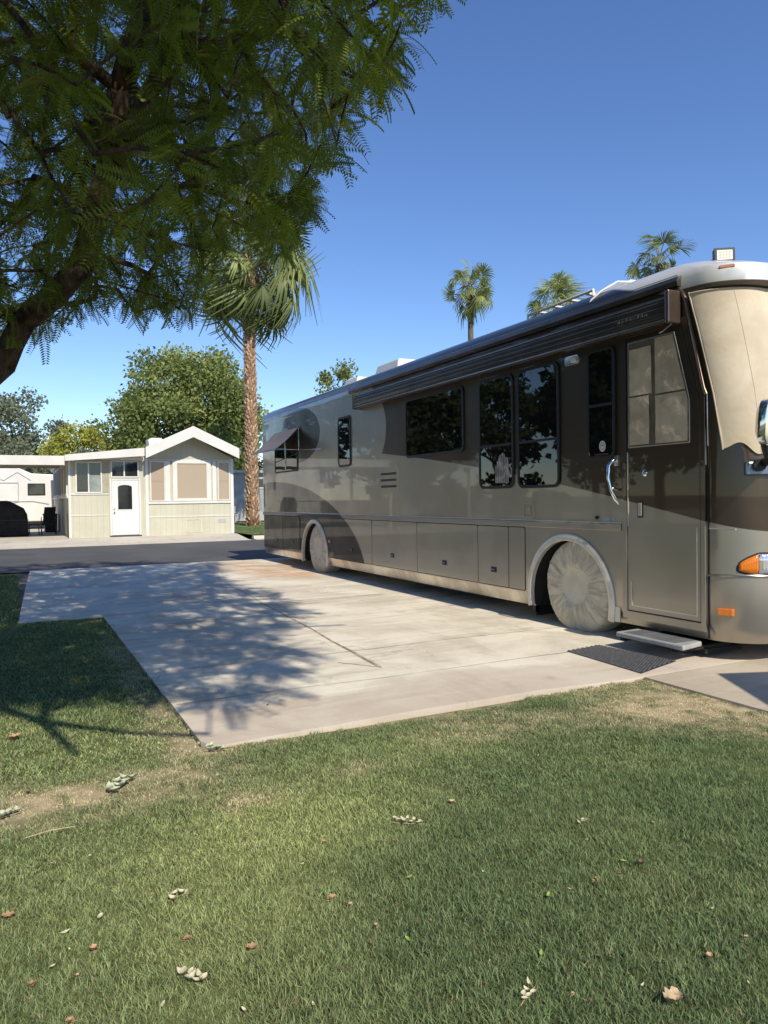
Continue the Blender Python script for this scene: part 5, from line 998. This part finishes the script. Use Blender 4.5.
rad = .0052 * np.sqrt(np.maximum(wt, 1)) ** .98
rad = np.minimum(rad, .27)
rad[:3] = (.19, .14, .12); rad[3] = .12
for i in range(3, seedN): rad[i] = min(max(rad[i] * 1.0, .022), .088)
big = MB(); small = MB()
kids = {}
for i, p in enumerate(par): kids.setdefault(p, []).append(i)
for i in range(1, len(nodes)):
    p = par[i]; r1 = rad[i]; r0 = min(rad[p], r1 * 1.45 if p >= seedN or i >= seedN else rad[p])
    if i < seedN:
        # overlap spheres are avoided by extending each main limb segment slightly into its parent
        d = (nodes[i] - nodes[p]).normalized(); big.tube([nodes[p] - d * r0 * .25, nodes[p].lerp(nodes[i], .5) + Vector((tr_.uniform(-1, 1), tr_.uniform(-1, 1), 0)) * r1 * .15, nodes[i] + d * r1 * .3], [r0, (r0 + r1) / 2, r1], 12)
    else:
        sag = Vector((tr_.uniform(-.04, .04), tr_.uniform(-.04, .04), tr_.uniform(-.02, .05)))
        small.tube([nodes[p], nodes[p].lerp(nodes[i], .5) + sag, nodes[i]], [min(r0, .05), (min(r0, .05) + min(r1, .045)) / 2, min(r1, .045)], 5, cap=False)
big.build('trunk', M_BARK, TREE, smooth='all')
small.build('branches', M_BARK, TREE, smooth='all', fix=False)
tp = np.array([tuple(nodes[i]) for i in tips]); td = np.array([tuple((nodes[i] - nodes[par[i]]).normalized()) for i in tips])
vis = np.array([(p[0] * math.cos(yaw) - p[1] * math.sin(yaw)) / max(.1, p[0] * math.sin(yaw) + p[1] * math.cos(yaw)) for p in tp])
dpt = tp[:, 0] * math.sin(yaw) + tp[:, 1] * math.cos(yaw)
near = (dpt > 1) & (np.abs(vis) < .75) & ((tp[:, 2] - CAM_H) / np.maximum(dpt, .1) < .95)
def crown_fronds(sel, K, T, F, lmin, lmax):
    P0 = np.repeat(tp[sel], K, 0); D0 = np.repeat(td[sel], K, 0); n = len(P0)
    rnd = RNG.normal(size=(n, 3)); rnd /= np.linalg.norm(rnd, axis=1, keepdims=True)
    d = D0 * .55 + rnd * .95 + np.array([.0, -.05, -.22]); d /= np.linalg.norm(d, axis=1, keepdims=True)
    start = P0 - D0 * RNG.uniform(0, .35, (n, 1)) + rnd * .03 * RNG.random((n, 1))
    fr = rot_frames(d, RNG.normal(0, .7, n)); sc = RNG.uniform(lmin, lmax, n)
    cl = np.repeat(RNG.random(int(sel.sum())), K); q = np.clip(.55 * cl + .45 * RNG.random(n), 0, 1)[:, None]
    a, b = np.array([.036, .058, .013]), np.array([.21, .27, .045]); c = a * (1 - q) + b * q
    yl = RNG.random(n) < .03; c[yl] = (.17, .17, .04)
    return scatter(T, F, start, fr, sc, c)
T1, F1 = frond_template(15, wl=.185, ww=.050); T2, F2 = frond_template(8, wl=.24, ww=.085)
cr = merge([crown_fronds(near, 13, T1, F1, .15, .28), crown_fronds(~near, 8, T2, F2, .26, .46)])
np_mesh('crown', cr[0], cr[1], M_LEAF, TREE, cr[2])

# ------------------------------------------------------------------ broadleaf trees behind
def broad_tree(name, x, y, top, rx, rz, label, cols, n=5200, ls=.20, trunk_r=.16, seed=0, lobes=26, rough=.32, base=0.0, group=None, cat='tree', gap=.0):
    rg = np.random.default_rng(seed); T = thing(name, (x, y, base), label, cat, group)
    cz = top - rz; C = np.array([x, y, cz])
    # lobes spread through the crown volume
    u = rg.normal(size=(lobes, 3)); u /= np.linalg.norm(u, axis=1, keepdims=True); rr = rg.uniform(.35, .93, lobes) ** .8
    lc = C + u * rr[:, None] * np.array([rx, rx * .9, rz]) ; lr = rg.uniform(.20, .40, lobes) * min(rx, rz)
    lr *= 1.15 - .45 * rr
    mb = MB(); rs = random.Random(seed)
    mb.tube([(x, y, base - .1), (x + rs.uniform(-.1, .1), y, base + (cz - base) * .35), (x + rs.uniform(-.2, .2), y, cz - rz * .55), (x, y, cz)], [trunk_r * 1.25, trunk_r, trunk_r * .75, trunk_r * .4], 9)
    mb.build('trunk', M_BARK2, T, smooth='all')
    mb = MB()
    for k in range(lobes):
        s = Vector((x, y, cz - rz * rs.uniform(.2, .7))); e = Vector(lc[k]); m_ = s.lerp(e, .5) + Vector((0, 0, -.15 * rz * rs.random())); mb.tube([s, m_, e], [trunk_r * .4, trunk_r * .25, .02], 5, cap=False)
    mb.build('branches', M_BARK2, T, fix=False)
    per = n // lobes; cid = np.repeat(np.arange(lobes), per); m = len(cid)
    v = rg.normal(size=(m, 3)); v /= np.linalg.norm(v, axis=1, keepdims=True); q = rg.random(m) ** .45
    pos = lc[cid] + v * (q * lr[cid])[:, None] * np.array([1.15, 1.15, .85]) + rg.normal(0, .05 * min(rx, rz), (m, 3))
    d = v * .7 + rg.normal(0, .6, (m, 3)) + np.array([0, 0, -.15]); fr = rot_frames(d, rg.uniform(-3.1, 3.1, m))
    LT = np.array([(0, 0, 0), (.5, .45, .06), (0, 1.15, 0), (-.5, .45, .06)]); LF = np.array([(0, 1, 2, 3)])
    sc = rg.uniform(.6, 1.3, m) * ls
    tone = np.clip(.5 + .35 * rg.normal(size=lobes), 0, 1)[cid] * .6 + .4 * rg.random(m)
    c = np.array(cols[0]) * (1 - tone[:, None]) + np.array(cols[1]) * tone[:, None]
    V, F, C_ = scatter(LT, LF, pos, fr, sc, c); np_mesh('crown', V, F, M_LEAF_FAR, T, C_)
    return T
GA = ((.12, .16, .05), (.33, .38, .13)); GG = ((.13, .15, .09), (.28, .31, .20)); GY = ((.17, .21, .05), (.46, .45, .08)); GD = ((.04, .06, .022), (.10, .13, .045))
broad_tree('leafy_tree', 10.9, 52, 12.0, 5.6, 4.9, 'large round green tree rising behind the cream house roof', GA, 42000, .20, .28, 3, 60)
broad_tree('leafy_tree', .2, 59, 9.6, 3.4, 4.0, 'tall grey-green tree at the left edge behind the carport', GG, 12000, .2, .2, 5, 40)
broad_tree('leafy_tree', 4.4, 55, 7.3, 3.5, 2.9, 'yellow-green tree with golden leaves behind the porch roof', GY, 13000, .17, .16, 6, 40)
broad_tree('leafy_tree', 1.0, 50, 5.7, 3.6, 2.3, 'low grey-green tree directly above the carport roof', GG, 11000, .15, .12, 7, 34)
broad_tree('leafy_tree', 3.4, 64, 8.6, 1.1, 3.0, 'narrow pointed grey-green tree between the tall tree and the golden one', GG, 3000, .18, .1, 17, 16)
broad_tree('leafy_tree', 14.6, 53.5, 5.2, 3.4, 2.4, 'dark green tree low behind the grey mobile home', GD, 7000, .2, .2, 9, 26)
broad_tree('leafy_tree', 17.3, 41, 9.9, 2.4, 2.9, 'small airy green tree showing above the motorhome roof', GA, 5200, .16, .1, 12, 22)
# unseen plants added on the left: mirrored in coach windows, shading the street
broad_tree('leafy_tree', -7.5, 14.5, 8.5, 3.6, 3.3, 'unseen broad dark tree added beside the street, left of the driveway', GD, 7000, .26, .2, 21, 26, group='added trees left of the driveway')
broad_tree('leafy_tree', -5.0, 30.0, 7.8, 3.0, 3.0, 'unseen dark tree added in front of the carport end', GD, 4500, .28, .2, 22, 22, group='added trees left of the driveway')
broad_tree('leafy_tree', -13, 22, 10, 4.2, 4.2, 'unseen tall dark tree added far left across the street', GD, 6000, .32, .2, 23, 26, group='added trees left of the driveway')
for i_, (x_, y_, t_, r_, z_) in enumerate(((-8.5, 9.5, 6.5, 2.6, 2.6), (-11.5, 31.5, 9.0, 3.2, 3.6), (-10.5, 37.0, 8.0, 3.0, 3.4), (-15.5, 27.6, 8.5, 3.0, 3.4), (-11, 42.5, 10.5, 3.4, 4.2), (-6.2, 44.5, 8.0, 2.6, 3.2), (-17.5, 16.5, 9.5, 3.4, 3.8))):
    broad_tree('leafy_tree', x_, y_, t_, r_, z_, 'unseen dark tree added among the lots left of the driveway, outside the frame', GD, 4200, .27, .18, 60 + i_, 22, group='added trees left of the driveway')
for i_, (x_, y_) in enumerate(((-13, 12.5), (-12.5, 29.5), (-10.2, 34.5), (-9.6, 40))):
    broad_tree('shrub', x_, y_, 2.6, 2.4, 1.3, 'unseen low dark shrub added among the lots left of the driveway, outside the frame', GD, 2600, .2, .06, 80 + i_, 18, group='added shrubs left of the driveway', cat='shrub')
broad_tree('leafy_tree', -2.8, 14.6, 6.4, 2.1, 2.2, 'unseen young tree added on the lawn strip near the street', GD, 5200, .2, .1, 24, 22)

# ------------------------------------------------------------------ palms
def fan_template(nseg=22, L=1.0, spread=250, droop=.28, pet=.0, seed=0):
    V = []; F = []; q_ = random.Random(seed); d0 = droop
    for k in range(nseg):
        a = R(-spread / 2 + spread * (k + .5) / nseg); da = R(spread / nseg * .55)
        l = L * (.76 + .20 * math.cos(a * .55)) * q_.uniform(.86, 1.06); mid = .5; droop = d0 * q_.uniform(.5, 1.8); a += q_.uniform(-.05, .05)
        def pt(r, an, z): return (r * math.sin(an), pet + r * math.cos(an), z)
        b = len(V); fold = .02
        V += [pt(0.02, a - da, 0), pt(0.02, a + da, 0), pt(l * mid, a + da, -.03 - droop * .15), pt(l * mid, a - da, fold - droop * .15)]
        V += [pt(l * .82, a + da * .45, -droop * .5), pt(l * .82, a - da * .45, -droop * .5 + .01), pt(l, a + .01, -droop * 1.1), pt(l, a - .01, -droop * 1.1)]
        F += [(b, b + 1, b + 2, b + 3), (b + 3, b + 2, b + 4, b + 5), (b + 5, b + 4, b + 6, b + 7)]
    return np.array(V), np.array(F)
def palm(x, y, H, tr0, tr1, Rf, nf, label, seed, boots=True, group=None, dead=5, cols=((.06, .085, .025), (.20, .23, .09)), nseg=22, wind=(0, 0, 0), up=0.0, lean=0.0, tight=1.0, dk=1.0):
    rg = np.random.default_rng(seed); rs = random.Random(seed); T = thing('fan_palm', (x, y, .12), label, 'palm tree', group)
    mb = MB(); k = 16; pts = [(x + lean * math.sin(1.6 * i / k), y, .05 + (H - .05) * i / k) for i in range(k + 1)]
    rad_ = [(tr0 * (1.25 if i == 0 else 1) + (tr1 - tr0) * i / k) * (.82 if boots else 1) for i in range(k + 1)]
    mb.tube(pts, rad_, 14); tk = mb.build('trunk', M_PTRUNK if boots else M_BARK2, T, smooth='all')
    if boots:
        nb = int(H * 52); V = []; F = []; C = []
        for i in range(nb):
            t = (i + .5) / nb; a = i * 2.39996 + rs.uniform(-.15, .15); z = .1 + (H - .1) * t; r = (tr0 + (tr1 - tr0) * t) * .80 * (1.2 if t < .03 else 1); xo = x + lean * math.sin(1.6 * t)
            out = Vector((math.cos(a), math.sin(a), 0)); sd = Vector((-math.sin(a), math.cos(a), 0)); cpt = Vector((xo, y, z)) + out * r
            w_ = .075 * rs.uniform(.7, 1.2); l_ = rs.uniform(.13, .21); o_ = rs.uniform(.04, .11)
            b0 = len(V); skew = sd * rs.uniform(-.05, .05)
            V += [cpt - sd * w_ - out * .03, cpt + sd * w_ - out * .03, cpt + sd * w_ * .5 + out * o_ + Vector((0, 0, l_)) + skew, cpt - sd * w_ * .5 + out * o_ + Vector((0, 0, l_)) + skew, cpt + out * (o_ * .6) + Vector((0, 0, -.02))]
            F += [(b0, b0 + 1, b0 + 2, b0 + 3), (b0, b0 + 4, b0 + 3, b0 + 3), (b0 + 4, b0 + 1, b0 + 2, b0 + 2), (b0 + 4, b0 + 4, b0 + 2, b0 + 3)]
            q = rs.random(); cc = np.array((.28, .16, .09)) * (1 - q) + np.array((.68, .46, .30)) * q
            C += [cc * .6, cc * .6, cc * 1.15, cc * 1.15, cc]
        mb = MB(); mb.v = [tuple(v) for v in V]
        fs = []
        for f in F:
            g = []; [g.append(q) for q in f if q not in g]
            fs.append(tuple(g))
        mb.f = fs; mb.m = [0] * len(fs); bo_ = mb.build('leaf_bases', M_SOIL, T, fix=False)
        at_ = bo_.data.color_attributes.new('tint', 'FLOAT_COLOR', 'POINT'); cc = np.ones((len(C), 4), dtype=np.float32); cc[:, :3] = np.array(C); at_.data.foreach_set('color', cc.ravel())
    top = np.array([pts[-1][0], y, H])
    TS = [fan_template(nseg, spread=s_, droop=d_ * dk, seed=i_) for i_, (s_, d_) in enumerate(((210, .25), (240, .55), (190, .4), (260, .9), (170, .7)))]
    parts = []; pet = MB()
    ang = np.arange(nf) * 2.39996 + rg.uniform(-.2, .2, nf); el = np.linspace(80, -48, nf) + rg.uniform(-15, 15, nf) + up
    el = np.radians(el); d = np.stack([np.cos(el) * np.cos(ang), np.cos(el) * np.sin(ang), np.sin(el)], 1)
    pl = Rf * rg.uniform(.38, .66, nf) * tight
    bpos = top + d * .12 + np.array([0, 0, 1]) * np.linspace(.25, -.25, nf)[:, None]
    epos = bpos + d * pl[:, None] + np.array([0, 0, -1]) * (.18 * pl * np.cos(el))[:, None] + np.array(wind) * pl[:, None]
    for i in range(nf): pet.tube([tuple(bpos[i]), tuple(bpos[i] * .5 + epos[i] * .5 + np.array([0, 0, .04 * Rf])), tuple(epos[i])], [.03, .02, .014], 5, cap=False)
    fd = d * .9 + np.array([0, 0, -.55]) + np.array(wind) * 1.1; fd = fd + rg.normal(0, .22, fd.shape); fr = rot_frames(fd, rg.normal(0, .8, nf)); sc = Rf * rg.uniform(.32, .47, nf)
    q = np.clip(.25 + .6 * rg.random(nf) + .25 * np.sin(el), 0, 1)[:, None]; c = np.array(cols[0]) * (1 - q) + np.array(cols[1]) * q
    for g_ in range(5): parts.append(scatter(TS[g_][0], TS[g_][1], epos[g_::5], fr[g_::5], sc[g_::5], c[g_::5]))
    V, F, C_ = merge(parts); np_mesh('crown', V, F, M_PALM, T, C_)
    pet.build('petioles', simple('petiole_green', (.16, .17, .06), .5) if 'petiole_green' not in bpy.data.materials else bpy.data.materials['petiole_green'], T, smooth='all', fix=False)
    if dead:
        T2_, F2_ = fan_template(16, spread=170, droop=.15)
        a2 = np.arange(dead) * 2.1 + rg.uniform(-.4, .4, dead) + .6; bp = np.stack([top[0] + np.cos(a2) * Rf * .30, y + np.sin(a2) * Rf * .30, H - .35 - rg.uniform(0, .5, dead)], 1)
        dd = np.stack([np.cos(a2) * .25, np.sin(a2) * .25, -np.ones(dead)], 1); V, F, C_ = scatter(T2_ * np.array([.55, 1, 1]), F2_, bp, rot_frames(dd, rg.uniform(-1, 1, dead)), Rf * rg.uniform(.5, .65, dead), np.tile(np.array([[.20, .125, .06]]), (dead, 1)))
        np_mesh('dead_fronds', V, F, M_PALM, T, C_)
    return T
palm(10.75, 36.6, 13.6, .36, .30, 3.7, 46, 'tall fan palm with a shaggy brown trunk beside the cream house', 4, True, dead=4, nseg=24, wind=(.10, -.03, -.05), up=-9, dk=1.35, cols=((.08, .11, .035), (.30, .34, .11)))
GP = 'fan palms rising behind the motorhome'
palm(30.6, 46.6, 17.0, .23, .20, 2.1, 34, 'slender fan palm standing clear above the middle of the motorhome roof', 5, False, GP, dead=3, nseg=18, up=-6, cols=((.10, .14, .04), (.34, .38, .12)))
palm(29.9, 36.0, 12.9, .25, .22, 2.1, 40, 'bushy fan palm whose crown sits just on the roof line of the motorhome', 6, False, GP, dead=3, nseg=20, up=8, cols=((.10, .14, .05), (.36, .40, .15)))
palm(33.2, 31.0, 14.6, .24, .21, 2.0, 24, 'dark fan palm above the front of the motorhome, left of the floodlight', 7, False, GP, dead=3, nseg=20, up=4, cols=((.07, .10, .035), (.22, .26, .10)))
# ------------------------------------------------------------------ unseen canopy added outside the frame to throw the corner of shadow on the walkway
SCN = thing('shadow_caster_canopy', (5.6, .0, 0), 'unseen square beige canopy on four posts, added to cast shadow on the walkway', 'canopy')
h = 2.35; off = Vector((SUN.x / SUN.z * h, SUN.y / SUN.z * h))
c0 = Vector((4.96, 4.10)) + off; e1 = Vector((-.505, -.863)); e2 = Vector((.93, -.37)).normalized()
cs = [c0, c0 + e1 * 2.6, c0 + e1 * 2.6 + e2 * 2.6, c0 + e2 * 2.6]
mb = MB(); mb.prism([(p.x, p.y, h - .03) for p in cs], (0, 0, .03)); mb.build('canopy_top', m_cloth('canopy_cloth', (.4, .34, .25), (.5, .43, .33)), SCN)
for p in cs:
    q = p + (sum(cs, Vector((0, 0))) / 4 - p) * .03; mb = MB(); mb.tube([(q.x, q.y, 0), (q.x, q.y, h - .031)], .025, 8); mb.build('post', M_ALU, SCN)

# ------------------------------------------------------------------ grass blades
def blades(n, x0, x1, y0, y1, hmin, hmax, wd, keep=None):
    x = RNG.uniform(x0, x1, n); y = RNG.uniform(y0, y1, n)
    if keep is not None: k = keep(x, y); x, y = x[k], y[k]
    dr = lawn_dry(x, y); k = RNG.random(len(x)) > dr * .42; x, y, dr = x[k], y[k], dr[k]
    n = len(x); h = RNG.uniform(hmin, hmax, n) * (.6 + .75 * vnoise(x, y, 9)) * (1 - .55 * dr); h = np.where(RNG.random(n) < .03, h * 1.6, h)
    a = RNG.uniform(0, 6.283, n); lean = RNG.uniform(.25, 1.25, n) * h; bx, by = np.cos(a) * lean, np.sin(a) * lean
    a2 = a + 1.57 + RNG.normal(0, .5, n); w = wd * RNG.uniform(.6, 1.25, n); wx, wy = np.cos(a2) * w, np.sin(a2) * w
    z0 = np.full(n, .0); O = lambda p, q, r: np.stack([p, q, r], 1)
    V = np.stack([O(x - wx, y - wy, z0), O(x + wx, y + wy, z0), O(x + bx * .4 + wx * .8, y + by * .4 + wy * .8, h * .6), O(x + bx * .4 - wx * .8, y + by * .4 - wy * .8, h * .6), O(x + bx, y + by, h * .93)], 1)
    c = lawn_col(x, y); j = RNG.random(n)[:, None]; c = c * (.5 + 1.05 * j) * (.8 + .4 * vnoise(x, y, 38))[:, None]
    yl = RNG.random(n) < .05 + .3 * dr; c[yl] = np.array([.42, .36, .20]) * (.7 + .5 * RNG.random((int(yl.sum()), 1)))
    bl = RNG.random(n) < .15; c[bl] = c[bl] * np.array([.86, .95, .95])
    return V, c
def blade_mesh(name, sets, label):
    V = np.concatenate([s[0] for s in sets]); c = np.concatenate([s[1] for s in sets]); n = len(V)
    me = bpy.data.meshes.new(name); me.vertices.add(n * 5); me.vertices.foreach_set('co', V.reshape(-1).astype(np.float32))
    b = (np.arange(n) * 5)[:, None]; L = np.concatenate([b + np.array([[0, 1, 2, 3]]), b + np.array([[3, 2, 4]])], 1).ravel().astype(np.int32)
    me.loops.add(len(L)); me.loops.foreach_set('vertex_index', L)
    st = (np.arange(n) * 7)[:, None] + np.array([[0, 4]]); me.polygons.add(n * 2); me.polygons.foreach_set('loop_start', st.ravel().astype(np.int32))
    try: me.polygons.foreach_set('loop_total', np.tile([4, 3], n).astype(np.int32))
    except Exception: pass
    me.update(calc_edges=True)
    at = me.color_attributes.new('tint', 'FLOAT_COLOR', 'POINT'); cc = np.ones((n, 5, 4), dtype=np.float32); cc[:, :, :3] = c[:, None, :]
    cc[:, 0:2, :3] *= .5; cc[:, 2:4, :3] *= .95; cc[:, 4, :3] *= 1.25; at.data.foreach_set('color', cc.ravel())  # roots darkened and tips lightened in the colour, imitating shade between blades
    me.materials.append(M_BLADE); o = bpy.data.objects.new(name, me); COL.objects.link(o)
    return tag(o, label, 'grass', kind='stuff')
edge = lambda x, y: y < 4.245 + .05 * np.sin(x * 1.9) + .09 * (vnoise(x, y, 16) - .38) - .03 * (x > 4.1)
fr1 = lambda x, y: (x * math.cos(yaw) - y * math.sin(yaw) > -.66 * (x * math.sin(yaw) + y * math.cos(yaw)) - .25) & (x * math.sin(yaw) + y * math.cos(yaw) > 1.5)
kp = lambda x, y: edge(x, y) & fr1(x, y) & (x < 4.38 + .03 * (vnoise(x, y, 14) - .5)) & (~((y > 4.1) & (x > .99 + .0) & (y > 4.30)))
kl = lambda x, y: (x < .955 + .12 * (vnoise(x, y, 13) - .4)) & fr1(x, y) & (x > -1.7)
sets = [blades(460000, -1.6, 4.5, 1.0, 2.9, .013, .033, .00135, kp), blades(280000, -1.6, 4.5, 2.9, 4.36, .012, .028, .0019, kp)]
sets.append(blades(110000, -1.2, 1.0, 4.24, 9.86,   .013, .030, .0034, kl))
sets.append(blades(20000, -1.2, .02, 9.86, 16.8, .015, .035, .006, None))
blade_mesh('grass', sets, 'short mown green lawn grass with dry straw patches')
sets = [blades(60000, 7.98, 14, 27.05, 42, .02, .05, .012, None)]
for s in sets: s[0][:, :, 2] += .15
blade_mesh('grass', sets, 'green lawn grass around the palm beside the cream house')

# ------------------------------------------------------------------ fallen leaves
CT = 0
def gpt(px, py, z=.03):
    """site position for a spot on the lawn given as horizontal tangent pair"""
    c, s = math.cos(roll), math.sin(roll); x, y = px - 384, py - 512; px, py = c * x - s * y, s * x + c * y
    a = px / 740; v = -py / 740; ct, st = math.cos(pitch), math.sin(pitch)
    d = ct + v * st; zz = -st + v * ct; r = (a * math.cos(yaw) + d * math.sin(yaw), -a * math.sin(yaw) + d * math.cos(yaw), zz); k = (z - CAM_H) / zz
    return Vector((r[0] * k, r[1] * k, z))
LM = {k: simple('leaf_' + k, c, .75, var=.25, nscale=30) for k, c in dict(rust=(.42, .25, .14), tan=(.48, .36, .22), cream=(.50, .46, .31), green=(.26, .36, .08), brown=(.17, .10, .06), sage=(.43, .45, .31)).items()}
def leaf_geo(mb, p, L, wd, ang, curl, rs, tilt=.2, lobed=False):
    n = 6; cx = Vector((math.cos(ang), math.sin(ang), 0)); cy = Vector((-math.sin(ang), math.cos(ang), 0)); vs = []
    for i in range(n + 1):
        t = i / n; w_ = wd * (math.sin(math.pi * min(1, t * .93 + .05)) ** .8)
        if lobed: w_ *= 1 + .45 * (i % 2)
        z = curl * L * (t - .5) ** 2 * 3 + tilt * L * t * .3
        for s in (-1, 0, 1): vs.append(p + cx * (t - .5) * L + cy * (s * w_ + .12 * L * math.sin(t * 3) * curl) + Vector((0, 0, z + abs(s) * w_ * (.55 + curl))))
    f = [(i * 3 + j, i * 3 + j + 1, (i + 1) * 3 + j + 1, (i + 1) * 3 + j) for i in range(n) for j in range(2)]
    mb.add(vs, f)
def fallen(px, py, kind, L, label, group=None, seed=0, name='fallen_leaf', ang=None, z=.015):
    rs = random.Random(int(px * 7 + py)); p = gpt(px, py, z); mb = MB(); a = ang if ang is not None else rs.uniform(0, 6.28)
    leaf_geo(mb, p, L, L * (.34 if kind in ('rust', 'brown', 'tan') else .2), a, rs.uniform(.15, .6), rs, rs.uniform(0, .4), kind in ('rust', 'tan'))
    if kind in ('rust', 'tan'):
        leaf_geo(mb, p + Vector((0, 0, .003)), L * .8, L * .22, a + .8, .4, rs); leaf_geo(mb, p + Vector((0, 0, .004)), L * .8, L * .22, a - .8, .4, rs)
        mb.tube([p, p + Vector((math.cos(a + 3.1), math.sin(a + 3.1), .1)) * L * .7], .0012, 4)
    o = mb.build(name, LM[kind], None, smooth='all', fix=False)
    tag(o, label, 'leaf', group); return o
def sprig(px, py, kind, n, L, label, spread, ang=None, z=.016):
    rs = random.Random(int(px + py)); p = gpt(px, py, z); T = thing('leaf_sprig', p, label, 'leaf sprig'); a0 = ang if ang is not None else rs.uniform(0, 6.28)
    dx = Vector((math.cos(a0), math.sin(a0), 0)); dy = Vector((-math.sin(a0), math.cos(a0), 0))
    mb = MB(); mb.tube([p - dx * spread, p + dy * .004, p + dx * spread], .0015, 5); mb.build('stem', LM['tan'], T)
    for k in range(n):
        t = (k / (n - 1) - .5) * 2; s = 1 if k % 2 else -1; mb = MB()
        leaf_geo(mb, p + dx * spread * t * rs.uniform(.6, .95) + dy * s * L * rs.uniform(.1, .45) + Vector((0, 0, rs.uniform(0, .012))), L * rs.uniform(.8, 1.1), L * rs.uniform(.2, .34), a0 + s * rs.uniform(.3, 1.5) + rs.uniform(-.4, .4), rs.uniform(.1, .9), rs, rs.uniform(0, .5)); mb.build('leaflet', LM[kind], T, smooth='all', fix=False)
sprig(192, 980, 'cream', 9, .036, 'large cream dried leaf sprig near the bottom left of the lawn', .055, 2.0)
sprig(118, 788, 'sage', 11, .055, 'pale sage leaf sprig lying on the dry patch of lawn', .10, .9)
sprig(216, 750, 'sage', 9, .05, 'pale green leaf sprig at the near left corner of the driveway', .07, 2.8)
sprig(5, 817, 'sage', 8, .05, 'pale sprig at the left edge of the lawn', .07, .4)
sprig(408, 823, 'cream', 9, .03, 'thin pale sprig in the middle of the lawn', .075, 2.5)
sprig(583, 823, 'cream', 6, .022, 'small curled white sprig right of the middle of the lawn', .035, .2)
sprig(528, 996, 'cream', 6, .026, 'curled whitish sprig at the bottom of the lawn, right of centre', .05, .5)
sprig(178, 897, 'cream', 4, .035, 'pair of curled cream leaves left of the rust leaf', .04, .3)
for px, py, k, L, lb in ((15, 740, 'rust', .085, 'tan-orange leaf at the left edge in front of the tree shadow'), (8, 919, 'rust', .05, 'rust-coloured leaf on the lawn at the far left edge'), (332, 900, 'rust', .045, 'rust-coloured leaf in the middle left of the lawn'), (324, 843, 'rust', .035, 'small orange leaf above the middle of the lawn'),
        (188, 940, 'rust', .035, 'orange star-shaped leaf above the big cream sprig'), (252, 950, 'rust', .045, 'rust leaf right of the big cream sprig'), (94, 950, 'rust', .035, 'orange leaf left of the big cream sprig'), (31, 986, 'rust', .035, 'rust leaf near the bottom left corner'), (672, 1003, 'tan', .075, 'big curled tan leaf near the bottom right of the lawn'),
        (642, 864, 'brown', .04, 'dark brown leaf on the right half of the lawn'), (710, 958, 'rust', .03, 'small rust leaf near the right edge of the lawn'), (452, 803, 'tan', .045, 'tan leaf below the driveway edge'), (395, 842, 'brown', .03, 'small brown leaf beside the thin pale sprig'), (28, 793, 'brown', .04, 'brown leaf on the dry patch at the left'),
        (70, 1022, 'rust', .03, 'orange leaf cut by the bottom edge of the picture'), (268, 705 + 0, 'brown', .03, 'small dark leaf on the near edge of the driveway')):
    fallen(px, py, k, L * .82, lb, None, name='fallen_leaf', z=.016 if py > 715 else .026)
for px, py, k, L, lb in ((549, 897, 'green', .045, 'bright yellow-green leaf standing in the right half of the lawn'), (624, 862, 'green', .04, 'flat green leaf beside the dark brown leaf'), (541, 955, 'green', .04, 'green leaf lying near the bottom, right of centre'), (408, 940, 'green', .04, 'thin upright green leaf at bottom centre'), (409, 878, 'green', .04, 'narrow green leaf left of centre of the lawn'),
        (100, 918, 'cream', .055, 'long cream leaf on the left of the lawn'), (65, 934, 'sage', .045, 'pale sage leaf below the long cream leaf'), (163, 1006, 'cream', .035, 'curled white leaf below the big cream sprig'), (244, 1011, 'cream', .03, 'cream leaf near the bottom, left of centre')):
    fallen(px, py, k, L * .8, lb)
rs = random.Random(77)
for i in range(64):
    while True:
        px, py = rs.uniform(10, 760), rs.uniform(735, 1010)
        p = gpt(px, py)
        if p.y < 4.1 and p.x < 4.3: break
    k_ = ('cream', 'tan', 'brown')[i % 3]; fallen(px, py, k_, rs.uniform(.009, .02), {'cream': 'tiny cream leaf scrap caught in the lawn grass', 'tan': 'tiny tan leaf crumb caught in the lawn grass', 'brown': 'tiny dark brown leaf crumb caught in the lawn grass'}[k_], {'cream': 'tiny cream leaf scraps on the lawn', 'tan': 'tiny tan leaf crumbs on the lawn', 'brown': 'tiny dark leaf crumbs on the lawn'}[k_], z=.016)
ST = MB(); p = gpt(25, 838); ST.tube([p, p + Vector((.10, .015, .006)), p + Vector((.2, .02, .0))], .0022, 5); o = ST.build('twig', LM['tan'], None); tag(o, 'thin dry twig on the lawn at the left', 'twig')
ST = MB(); p = gpt(90, 628, Z1 + .006); ST.tube([p, p + Vector((.08, .03, .004)), p + Vector((.15, .02, .0))], .003, 5); o = ST.build('twig', LM['brown'], None); tag(o, 'dark twig on the grass edge beside the driveway', 'twig')
bpy.context.view_layer.update()
